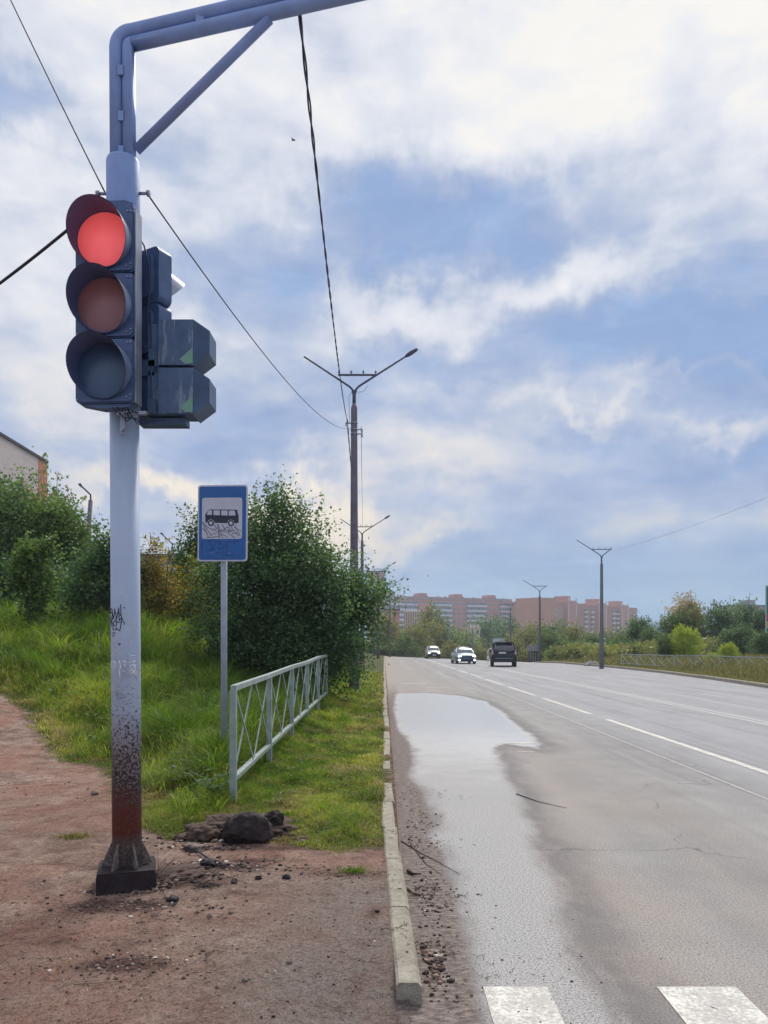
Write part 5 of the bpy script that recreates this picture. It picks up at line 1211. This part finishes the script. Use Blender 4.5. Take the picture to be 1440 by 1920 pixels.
# ------------------------------------------------------------------ cars
M_tyre = simple('tyre_rubber', (.012, .012, .014, 1), .8); M_rim = simple('alloy_rim', rgb(130, 134, 140), .35, metal=.8); M_cglass = simple('car_glass', (.03, .035, .045, 1), .06, spec=.8, coat=1)
M_cglass2 = simple('windscreen_glass', rgb(96, 108, 118), .08, var=.3, scale=1.5, spec=.8, coat=1)
def paint(name, c): return simple(name, c, .45, metal=.1, var=.05, coat=.25, scale=3)
M_lampon = simple('lit_headlight', (1, 1, 1, 1), .3, emit=((1, .98, .92, 1), 1.6)); M_fogon = simple('lit_fog_light', (1, 1, 1, 1), .3, emit=((1, .97, .9, 1), 1.3)); M_tail = simple('tail_light', rgb(120, 40, 48), .25, coat=1); M_tailw = simple('pale_tail_light', rgb(176, 150, 160), .25, coat=1)
M_plate = simple('number_plate_white', rgb(206, 208, 212), .5); M_trim = simple('black_trim', (.015, .015, .018, 1), .5)
def loft(mb, secs, smooth=True):
    n = len(secs[0]); vs = [p for s_ in secs for p in s_]; fs = []
    for i in range(len(secs) - 1):
        for j in range(n): fs.append((i * n + j, i * n + (j + 1) % n, (i + 1) * n + (j + 1) % n, (i + 1) * n + j))
    fs += [tuple(range(n)), tuple(range((len(secs) - 1) * n, len(secs) * n))]; mb.add(vs, fs, smooth)
def car(name, label, loc, rz, pm, prof, cab, width, wheels, rw, front=True, lowpaint=None, fog=False, suv=False):
    """prof: (y, zbottom, ztop, halfwidth) sections of the body, front at -y; cab: (y, zbelt, zroof, hw_belt, hw_roof)"""
    root = empty(name, loc, label, 'car', rz=rz)
    mb = MB(); secs = []
    for (y, zb, zt, hw) in prof:
        r_ = .07; secs.append([(-hw * .94, y, zb), (-hw, y, zb + .12), (-hw * 1.0, y, (zb + zt) / 2), (-hw * .97, y, zt - .06), (-hw * .86, y, zt), (0, y, zt + .025), (hw * .86, y, zt), (hw * .97, y, zt - .06), (hw, y, (zb + zt) / 2), (hw, y, zb + .12), (hw * .94, y, zb)])
    loft(mb, secs); body = mb.build('body', pm, root)
    mb = MB(); secs = []
    for (y, zb, zt, hb, hr) in cab: secs.append([(-hb, y, zb), (-hb * .985, y, zb + (zt - zb) * .3), (-hr, y, zt - .05), (-hr * .9, y, zt - .01), (0, y, zt + .02 if zt - zb > .2 else zt), (hr * .9, y, zt - .01), (hr, y, zt - .05), (hb * .985, y, zb + (zt - zb) * .3), (hb, y, zb)])
    loft(mb, secs); mb.build('windows', M_cglass2 if front else M_cglass, root)
    # roof skin and pillars proud of the glass
    full = [c for c in cab if c[2] - c[1] > .3]
    mb = MB(); secs = [[(-c[4] * 1.01, c[0], c[2] - .055), (-c[4] * .92, c[0], c[2] + .005), (0, c[0], c[2] + .035), (c[4] * .92, c[0], c[2] + .005), (c[4] * 1.01, c[0], c[2] - .055)] for c in full]; loft(mb, secs); rf = mb.build('roof', pm, root)
    mb = MB()
    for sx in (-1, 1):
        f0, f1 = cab[0], full[0]; b0, b1 = cab[-1], full[-1]
        mb.bar((sx * f0[3] * .97, f0[0], f0[1]), (sx * f1[4] * .99, f1[0], f1[2] - .05), .075, .07); mb.bar((sx * b0[3] * .97, b0[0], b0[1]), (sx * b1[4] * .99, b1[0], b1[2] - .05), .11, .1)
        mid = full[len(full) // 2]; mb.bar((sx * mid[3] * 1.0, mid[0], mid[1]), (sx * mid[4] * 1.005, mid[0], mid[2] - .05), .05, .09)
    mb.build('pillar', pm, root)
    for wy in wheels:
        for sx in (-1, 1):
            mb = MB(); xw = sx * (width / 2 - .1); mb.tube([(xw - .11, wy, rw), (xw - .085, wy, rw), (xw + .085, wy, rw), (xw + .11, wy, rw)], [rw - .03, rw, rw, rw - .03], 20); wh = mb.build('wheel', M_tyre, root)
            mb = MB(); mb.tube([(xw + sx * .10, wy, rw), (xw + sx * .118, wy, rw)], rw * .62, 14); mb.build('rim', M_rim, wh)
    for sx in (-1, 1):
        c = cab[0] if front or suv else cab[-1]; mb = MB(); mb.box((sx * (width / 2 + .07), cab[0][0] + .25, cab[0][1] + .09), (.16, .08, .13), taper=.85); mb.build('mirror', pm, root)
    return root
def ell(mb, c, rx_, rz_, y0, y1, n=16): mb.prism([(c[0] + rx_ * math.cos(2 * math.pi * i / n), c[1] + rz_ * math.sin(2 * math.pi * i / n)) for i in range(n)], 1, y0, y1)
# silver saloon coming on
Y = 66; s = empty; cs = car('parked_car' if False else 'car', 'silver green saloon driving towards the camera with its headlights on', ((868.5 - XC) * (Y + 2) / F, Y + 2, .0), R(3), paint('silver_green_paint', rgb(116, 134, 136)),
   [(-2.12, .24, .62, .70), (-2.0, .20, .74, .80), (-1.6, .19, .84, .85), (-.9, .19, .95, .86), (0, .19, .98, .86), (1.2, .19, .98, .86), (1.8, .2, 1.0, .84), (2.1, .24, .9, .78)],
   [(-1.0, .94, .98, .78, .74), (-.35, .96, 1.38, .78, .62), (.2, .96, 1.44, .78, .60), (.9, .97, 1.40, .77, .60), (1.55, .98, 1.04, .74, .66)], 1.72, (-1.35, 1.3), .31)
mb = MB(); mb.prism([(-.50, .56), (-.44, .70), (.44, .70), (.50, .56), (.46, .50), (-.46, .50)], 1, -2.17, -2.05); mb.build('grille', simple('blue_grey_grille', rgb(60, 78, 104), .5), cs)
mb = MB(); mb.prism([(-.52, .26), (-.5, .42), (.5, .42), (.52, .26)], 1, -2.19, -2.05); mb.build('air_intake', simple('dark_blue_intake', rgb(40, 54, 84), .6), cs)
mb = MB(); mb.box((0, -2.2, .36), (.46, .02, .11)); mb.build('number_plate', M_tagblue, cs)
for sx in (-1, 1):
    mb = MB(); ell(mb, (sx * .60, .66), .17, .105, -2.11, -1.9); mb.build('headlight', M_lampon, cs)
    mb = MB(); ell(mb, (sx * .66, .34), .10, .085, -2.16, -1.95); mb.build('fog_light', M_fogon, cs)
# small hatchback farther back
Y = 92; ch = car('car', 'pale hatchback with a dark lower front driving behind the silver saloon', ((811 - XC) * (Y + 1.8) / F, Y + 1.8, .0), R(2), paint('pale_cream_paint', rgb(142, 144, 134)),
   [(-1.95, .26, .66, .70), (-1.8, .22, .80, .78), (-1.2, .2, .96, .82), (-.5, .2, 1.0, .83), (.8, .2, 1.02, .83), (1.7, .22, 1.02, .80), (1.9, .3, .98, .74)],
   [(-.85, .97, 1.02, .76, .72), (-.25, 1.0, 1.45, .76, .62), (.5, 1.0, 1.52, .76, .6), (1.3, 1.02, 1.46, .74, .58), (1.75, 1.03, 1.1, .7, .6)], 1.66, (-1.2, 1.2), .29)
mb = MB(); mb.prism([(-.74, .30), (-.76, .52), (-.3, .56), (.3, .56), (.76, .52), (.74, .30), (.6, .24), (-.6, .24)], 1, -2.02, -1.75); bp_ = mb.build('bumper', M_trim, ch)
mb = MB(); ell(mb, (0, .63), .36, .13, -2.0, -1.8); gr_ = mb.build('grille', M_trim, ch)
mb = MB(); ell(mb, (0, .63), .13, .045, -2.025, -1.99); mb.build('badge', M_rim, gr_)
mb = MB(); mb.box((0, -2.03, .44), (.46, .02, .11)); mb.build('number_plate', M_plate, bp_)
for sx in (-1, 1):
    mb = MB(); ell(mb, (sx * .58, .70), .15, .10, -1.95, -1.7); mb.build('headlight', simple('warm_lit_headlight', (1, 1, .9, 1), .3, emit=((1, .96, .74, 1), 1.6)), ch)
# black off-roader driving away (its rear faces the camera: built nose at +y)
Y = 57.2; M_navy = simple('dark_navy_paint', rgb(12, 15, 32), .5, var=.1, scale=3, coat=.15); su = car('car', 'dark navy off road car driving away seen from behind', ((951 - XC) * (Y + .3) / F, Y + 2.3, .0), R(-7), M_navy,
   [(-2.3, .42, 1.02, .86), (-2.2, .36, 1.08, .92), (-1.2, .36, 1.10, .93), (0, .36, 1.10, .93), (1.2, .36, 1.08, .93), (2.0, .38, 1.0, .90), (2.3, .42, .86, .82)],
   [(-2.26, 1.08, 1.30, .84, .80), (-2.12, 1.10, 1.78, .84, .72), (-1.0, 1.10, 1.84, .84, .71), (.2, 1.10, 1.83, .84, .71), (1.0, 1.08, 1.2, .82, .74)], 1.88, (-1.4, 1.4), .38, front=False, suv=True)
mb = MB(); mb.prism([(-.92, .40), (-.90, .66), (.90, .66), (.92, .40), (.8, .34), (-.8, .34)], 1, -2.42, -2.25); bmp = mb.build('bumper', M_navy, su)
mb = MB(); mb.box((0, -2.43, .64), (1.3, .03, .05)); mb.build('bumper_strip', simple('worn_bumper_trim', rgb(130, 136, 150), .4), bmp)
mb = MB(); mb.box((-.12, -2.34, 1.04), (.52, .02, .12)); mb.build('number_plate', M_plate, su)
mb = MB(); mb.box((0, -2.29, 1.30), (1.0, .01, .015)); mb.tube([(-.25, -2.30, 1.22), (0, -2.30, 1.28), (.3, -2.3, 1.2)], .012, 6); mb.build('wiper', M_rim, su)
mb = MB(); mb.box((0, -2.12, 1.83), (1.3, .3, .05)); mb.build('spoiler', M_navy, su)
for sx in (-1, 1):
    mb = MB(); mb.prism([(sx * .76, .92), (sx * .92, .92), (sx * .90, 1.24), (sx * .80, 1.24)], 1, -2.34, -2.15); mb.build('tail_light', M_tailw, su)

# ------------------------------------------------------------------ stones, roots, litter
M_stone = simple('dark_earthy_stone', rgb(52, 43, 42), .95, var=.55, scale=9, bump=1.0); M_stone2 = simple('grey_stone', rgb(126, 112, 104), .95, var=.3, scale=20, bump=.8); M_clod = simple('brown_soil_clod', rgb(86, 68, 60), .98, var=.4, scale=20, bump=1.0)
M_tar = simple('black_tarry_lump', rgb(38, 34, 38), .8, var=.4, scale=20, bump=.6)
M_twig = simple('dry_twig', rgb(126, 104, 88), .9, var=.3, scale=20); M_twigdk = simple('dark_twig', rgb(64, 52, 48), .9, var=.3, scale=20)
def rock(name, label, cat, loc, dim, seed, mat, group=None, sub=4, rough=.22, facet=True, rz=0):
    bm = bmesh.new(); bmesh.ops.create_icosphere(bm, subdivisions=sub, radius=1)
    rnd = random.Random(seed); pl = [(Vector((rnd.gauss(0, 1), rnd.gauss(0, 1), rnd.gauss(0, .8))).normalized(), rnd.uniform(.48, .78)) for _ in range(7)]
    from mathutils import noise as mn
    for v in bm.verts:
        p = v.co.copy()
        if facet:
            for nrm, dd in pl:
                e = p.dot(nrm) - dd
                if e > 0: p -= nrm * e * .92
        p += p.normalized() * (mn.fractal(p * 2.2 + Vector((seed, 0, 0)), .7, 2.2, 6) * (rough + .06) * .55); v.co = Vector((p.x * dim[0] / 2, p.y * dim[1] / 2, p.z * dim[2] / 2))
    me = bpy.data.meshes.new(name); bm.to_mesh(me); bm.free()
    for p in me.polygons: p.use_smooth = not facet
    o = link(name, me, mat, None, loc); o.rotation_euler.z = rz; return tag(o, label, cat, group)
def g_at(x, y): X, Y = hit(x, y); return X, Y, gzs(X, Y)
def R_(label, x, y, w, h, seed, mat, name='stone', cat='stone', **kw):
    X, Y, z = g_at(x, y); s = Y / F; return rock(name, label, cat, (X, Y + w * s * .3, z + h * s * .30), (w * s, w * s * .8, h * s * 1.12), seed, mat, **kw)
R_('large dark rounded boulder dug up in front of the railing end post', 458, 1588, 96, 66, 4, M_stone, 'boulder', rough=.15)
R_('dark stone with a pale chip right of the large boulder', 514, 1566, 50, 48, 6, M_stone, rough=.35)
R_('ragged bank of turned soil behind the boulder and the earth lumps', 440, 1572, 190, 26, 77, M_clod, 'soil_heap', 'soil heap', rough=.8, facet=False)
R_('brown earth lump left of the large boulder', 378, 1578, 62, 30, 7, M_clod, 'soil_clod', 'soil clod', rough=.5, facet=False)
R_('brown earth lump behind the large boulder', 415, 1562, 60, 34, 17, M_clod, 'soil_clod', 'soil clod', rough=.5, facet=False)
R_('flat grey stone on the dirt below the left earth lump', 360, 1596, 38, 18, 8, M_stone2, rough=.3)
for i, (x, y, w, lab) in enumerate(((321, 1692, 26, 'flat dark slab in front of the pole foot'), (390, 1628, 34, 'dark tar lump on the dirt between the pole and the boulder'), (438, 1658, 17, 'dark wedge shaped clod right of the root tangle'), (484, 1652, 15, 'dark clod on the open dirt left of the grass corner'), (536, 1650, 18, 'dark flat clod farthest right on the open dirt'),
                              (831, 1733, 22, 'largest black lump on the mud beside the kerb'), (834, 1668, 9, 'small black round lump above the largest one'), (818, 1688, 7, 'tiny black lump between two others on the mud'), (877, 1634, 5, 'single black speck stone on the wet asphalt'), (815, 1789, 12, 'black clod hard against the kerb face'), (859, 1776, 8, 'small black lump on the mud edge low down'), (707, 1712, 11, 'dark lump on the pavement just left of the kerb'), (808, 1848, 26, 'clump of dark debris against the near kerb face'), (893, 1767, 12, 'dark chip on the wet asphalt'))):
    R_(lab, x, y, w, w * .55, 30 + i, M_tar, 'clod', 'clod', sub=3, rough=.4, group='dark clods lying about')
for i, (x, y, w, lab) in enumerate(((918, 0, 0, ''), (175, 1492, 16, 'pale pebble on the path left of the pole'), (459, 1844, 14, 'pale grey pebble in the middle of the near dirt'), (541, 1809, 15, 'greyish pebble on the near dirt right of the pale one'), (288, 1719, 12, 'brown pebble left on the near dirt below the pole'), (431, 1715, 11, 'brown pebble on the dirt below the tar lump'), (393, 1723, 12, 'round brown pebble right below the flat slab'))):
    if w: R_(lab, x, y, w, w * .6, 60 + i, M_stone2, 'pebble', 'pebble', sub=3, rough=.3, group='pebbles on the dirt')
R_('dark low heap of soil under the root tangle', 325, 1648, 100, 12, 71, M_clod, 'soil_heap', 'soil heap', rough=.7, facet=False)
X, Y, z = 1106, 1244, 0
Yq = 60; rock('boulder', 'pale grey concrete lump at the foot of the nearest right street lamp', 'stone', (*P(1106, 1240, Yq)[:2], gzs(P(1106, 1240, Yq)[0], Yq) + .2), (1.3, .7, .55), 90, simple('pale_concrete_lump', rgb(176, 174, 166), .9), rough=.2)
# root tangle
def tangle(label, x, y, n, L, seed, mat, r=.0022, name='root_tangle', up=.5):
    X, Y, z = g_at(x, y); rnd = random.Random(seed); mb = MB()
    for i in range(n):
        a = rnd.uniform(0, 6.28); l = L * rnd.uniform(.4, 1); p = Vector((rnd.uniform(-.03, .03), rnd.uniform(-.02, .02), .01)); d = Vector((math.cos(a), math.sin(a) * .6, rnd.uniform(.0, up))).normalized(); pts = [p]
        for k in range(6):
            d = (d + Vector((rnd.uniform(-.35, .35), rnd.uniform(-.35, .35), rnd.uniform(-.35, .15)))).normalized(); q = pts[-1] + d * l / 6; q.z = max(q.z, .006); pts.append(q)
        mb.tube(pts, [r * (1.3 - .15 * k) for k in range(7)], 5, cap=False)
    return tag(mb.build(name, mat, None, (X, Y, z)), label, 'roots')
tangle('pale tangle of dry roots right of the pole foot', 292, 1655, 60, .24, 3, simple('pale_root', rgb(140, 122, 110), .9, var=.3, scale=30), .0032, up=1.6)
tangle('dark root clump at the end of the long stick', 385, 1662, 34, .12, 5, M_twigdk, .003, up=.3)
tangle('dry grass roots hanging round the large boulder', 425, 1566, 90, .30, 9, simple('straw_root', rgb(158, 136, 108), .9, var=.3, scale=20), .0024, up=.6)
tangle('red brown dead leaves and stalks against the near kerb', 800, 1838, 46, .12, 13, simple('dead_red_stalks', rgb(96, 60, 60), .9), .002, name='dead_stalks', up=.35)
def stick(label, pts, r, mat=M_twigdk, name='stick', lift=.006):
    v = []
    for i, (x, y) in enumerate(pts): X, Y, z = g_at(x, y); v.append(Vector((X, Y, z + lift + r)))
    if pts[0][0] > 735:
        for p_ in v: p_.z = float(road_z(np.array([p_.x]), np.array([p_.y]))[0]) + r + .002
    mb = MB(); k = len(v); mb.tube(v, [r * (1.2 - .8 * i / (k - 1)) for i in range(k)], 6); return tag(mb.build(name, mat), label, name.replace('_', ' '))
stick('long thin stick lying right of the pole plinth', [(222, 1660), (265, 1672), (330, 1664), (360, 1656)], .006)
stick('curved black cable end lying on the dirt between the pole and the boulder', [(354, 1604), (372, 1602), (392, 1616), (410, 1620), (428, 1634)], .008, M_wire, 'cable_end', .012)
stick('forked dry branch reaching from the kerb over the mud', [(752, 1592), (790, 1616), (820, 1632), (862, 1658)], .004)
stick('thin side branch lying on the mud near the kerb', [(770, 1600), (800, 1638), (830, 1660)], .003)
stick('dark piece of bark on the mud beside the kerb', [(765, 1652), (775, 1660), (790, 1660)], .012, M_twigdk, 'bark_piece')
stick('pale piece of bark on the mud beside the kerb', [(765, 1686), (775, 1696), (792, 1700)], .009, M_twig, 'bark_piece')
stick('thin black crack like stick on the asphalt', [(968, 1500), (1010, 1516), (1062, 1528)], .005, M_twigdk)
stick('short pale twig at the left on the near dirt', [(62, 1828), (61, 1812)], .003, M_twig)
stick('long pale straw lying on the near dirt', [(138, 1852), (200, 1848), (262, 1838)], .0022, M_twig)
stick('bent pale twig in the middle of the near dirt', [(385, 1800), (400, 1786), (425, 1790)], .0028, M_twig)
stick('dark twig on the dirt below the pole', [(250, 1694), (275, 1700), (300, 1704)], .003)
stick('dark curved bark strip leaning on the pole plinth', [(222, 1652), (240, 1662), (262, 1668)], .016, M_twigdk, 'bark_strip')
# fine litter as one thing nobody could count
def litter():
    rs = np.random.RandomState(7); mb = MB(); rnd = random.Random(7)
    spots = [(300, 1655, .28, 150), (240, 1710, .35, 170), (180, 1800, .4, 90), (250, 1830, .3, 70), (640, 1640, .35, 60), (790, 1700, .16, 130), (800, 1800, .12, 150), (780, 1600, .2, 110), (770, 1500, .3, 90), (420, 1620, .35, 130), (560, 1630, .4, 60), (380, 1850, .9, 160), (100, 1700, .8, 120), (850, 1870, .2, 60), (470, 1590, .3, 90)]
    for (x, y, sg_, n) in spots:
        X, Y, _ = g_at(x, y)
        for i in range(n):
            a, b = X + rnd.gauss(0, sg_), Y + rnd.gauss(0, sg_ * .6)
            if b < 2.9: continue
            z = (float(road_z(np.array([a]), np.array([b]))[0]) if a > .13 else gzs(a, b)) + .003
            if -.02 < a < .13: z = KZ + .016
            if rnd.random() < .62:
                an = rnd.uniform(0, 3.14); l = rnd.uniform(.01, .05); c = Vector((math.cos(an), math.sin(an), rnd.uniform(-.1, .25))) * l
                mb.tube([(a, b, z), (a + c.x * .5 + rnd.uniform(-.004, .004), b + c.y * .5, z + .003), (a + c.x, b + c.y, max(z + .001, z + c.z))], .0013, 4, cap=False); 
            else:
                s_ = .0025 + .010 * rnd.random() ** 3; mb.box((a, b, z + s_ * .3), (s_ * 1.6, s_, s_ * .7), Matrix.Rotation(rnd.uniform(0, 3), 3, 'Z'), taper=.6)
    m, t, b = material('litter'); co = t.coords(); t.put(b.inputs['Base Color'], t.ramp(t.noise(co, 14, 3, .7), [(.3, rgb(44, 36, 38)), (.42, rgb(88, 66, 58)), (.5, rgb(130, 108, 92)), (.58, rgb(190, 178, 162)), (.66, rgb(70, 50, 48))], 'CONSTANT')); b.inputs['Roughness'].default_value = .9
    tag(mb.build('litter', m), 'fine twigs, chips and crumbs scattered over the dirt and along the kerb', 'litter', kind='stuff')
litter()
def rubble():
    rs = np.random.RandomState(19); V = []; Fc = []; vals = []; n = 0
    base = np.array([(-1, -1, -1), (1, -1, -1), (1, 1, -1), (-1, 1, -1), (-1, -1, 1), (1, -1, 1), (1, 1, 1), (-1, 1, 1)], float)
    quads = np.array([(0, 3, 2, 1), (4, 5, 6, 7), (0, 1, 5, 4), (1, 2, 6, 5), (2, 3, 7, 6), (3, 0, 4, 7)])
    for (px, py, sx, sy, cnt, smax) in [(240, 1672, .13, .02, 320, .014), (300, 1660, .05, .05, 200, .016), (325, 1645, .17, .06, 420, .020), (400, 1622, .16, .06, 220, .018), (440, 1574, .30, .05, 520, .022), (380, 1590, .14, .05, 160, .016), (510, 1570, .12, .05, 160, .016), (480, 1630, .3, .06, 130, .010),
                                        (230, 1700, .3, .1, 300, .009), (225, 1812, .2, .08, 200, .008), (655, 1640, .22, .06, 120, .007), (795, 1700, .1, .3, 260, .009), (805, 1840, .06, .16, 220, .012), (780, 1560, .1, .5, 200, .009), (350, 1780, 1.0, .7, 900, .0048), (730, 1780, .02, .6, 160, .008), (60, 1480, .8, .5, 200, .009)]:
        cx, cy = hit(px, py)
        for _ in range(cnt):
            a = cx + rs.normal() * sx; b = cy + rs.normal() * sy
            if b < 2.95 or (-.01 < a < .16 and px < 740): continue
            if px > 750 and a < .2: a = .2 + rs.rand() * .1
            z = float(road_z(np.array([a]), np.array([b]))[0]) if a > .13 else gzs(a, b)
            s = .0018 + smax * rs.rand() ** 2.5; p = base * (1 + .35 * rs.normal(size=(8, 3)) * .7) * np.array([s, s * (.5 + .5 * rs.rand()), s * (.3 + .4 * rs.rand())])
            t = rs.rand() * 6.28; c_, s_ = np.cos(t), np.sin(t); p = p @ np.array([[c_, s_, 0], [-s_, c_, 0], [0, 0, 1]])
            V.append(p + np.array([a, b, z + s * .25])); Fc.append(quads + n); n += 8; vals += [rs.rand()] * 8
    me = np_mesh('rubble', np.concatenate(V), [np.concatenate(Fc)], {'v': vals})
    m, t, b = material('rubble_soil'); t.put(b.inputs['Base Color'], t.ramp(t.attr('v'), [(0, rgb(40, 32, 34)), (.35, rgb(74, 58, 52)), (.7, rgb(120, 98, 86)), (.93, rgb(150, 132, 118)), (.97, rgb(206, 198, 188))])); b.inputs['Roughness'].default_value = .95
    tag(link('rubble', me, m), 'crumbled soil and small broken stones round the pole foot, the boulder and the kerb', 'rubble', kind='stuff')
rubble()
# loose turf islands on the dirt
def tuft(label, x, y, r, n, h, seed, mat=M_grass):
    X, Y, z = g_at(x, y); rs = np.random.RandomState(seed); p = np.stack([X + rs.normal(size=n) * r, Y + rs.normal(size=n) * r * .6], 1)
    o = blades('grass_tuft', p, h * (.5 + rs.rand(n)), .004 * np.ones(n), rs.rand(n) * .7, .9, mat, seed); tag(o, label, 'grass')
tuft('small isolated tuft of flattened grass left of the pole foot', 140, 1570, .07, 420, .045, 1, M_dry); tuft('small bright green tuft on the dirt near the kerb', 664, 1636, .045, 260, .045, 2)
tuft('little green tuft between the roots beside the pole foot', 358, 1640, .035, 160, .04, 3, M_dry); tuft('green weeds at the right of the dug up stones', 540, 1532, .05, 240, .07, 4)
tuft('ragged dry tuft below the right stone', 545, 1578, .12, 420, .05, 6, M_dry)
# bird
b_ = empty('bird', P(550, 263, 30), 'tiny dark bird flying below the arm', 'bird'); mb = MB(); mb.tube([(-.08, 0, 0), (-.03, 0, .01), (.04, 0, .012), (.09, 0, .0)], [.008, .03, .028, .006], 8); mb.add([(0, 0, .01), (.03, -.02, .01), (-.08, -.12, .07), (-.05, -.05, .03)], [(0, 1, 2), (0, 2, 3)]); mb.add([(0, 0, .01), (.03, .02, .01), (-.06, .12, .07), (-.05, .05, .03)], [(0, 1, 2), (0, 2, 3)])
o = mb.build('body', M_wire, b_)
# ------------------------------------------------------------------ haze
mb = MB(); mb.box((0, 430, 27.5), (1880, 1020, 75)); hz = mb.build('haze', None)
m = bpy.data.materials.new('haze'); m.use_nodes = True; nt = m.node_tree; nt.nodes.clear(); o_ = nt.nodes.new('ShaderNodeOutputMaterial'); pv = nt.nodes.new('ShaderNodeVolumePrincipled')
pv.inputs['Density'].default_value = .00055; pv.inputs['Color'].default_value = (.78, .84, .95, 1); pv.inputs['Anisotropy'].default_value = .3
nt.links.new(pv.outputs[0], o_.inputs['Volume']); hz.data.materials.append(m); tag(hz, kind='stuff', label='thin blue haze in the air over the road', cat='haze')
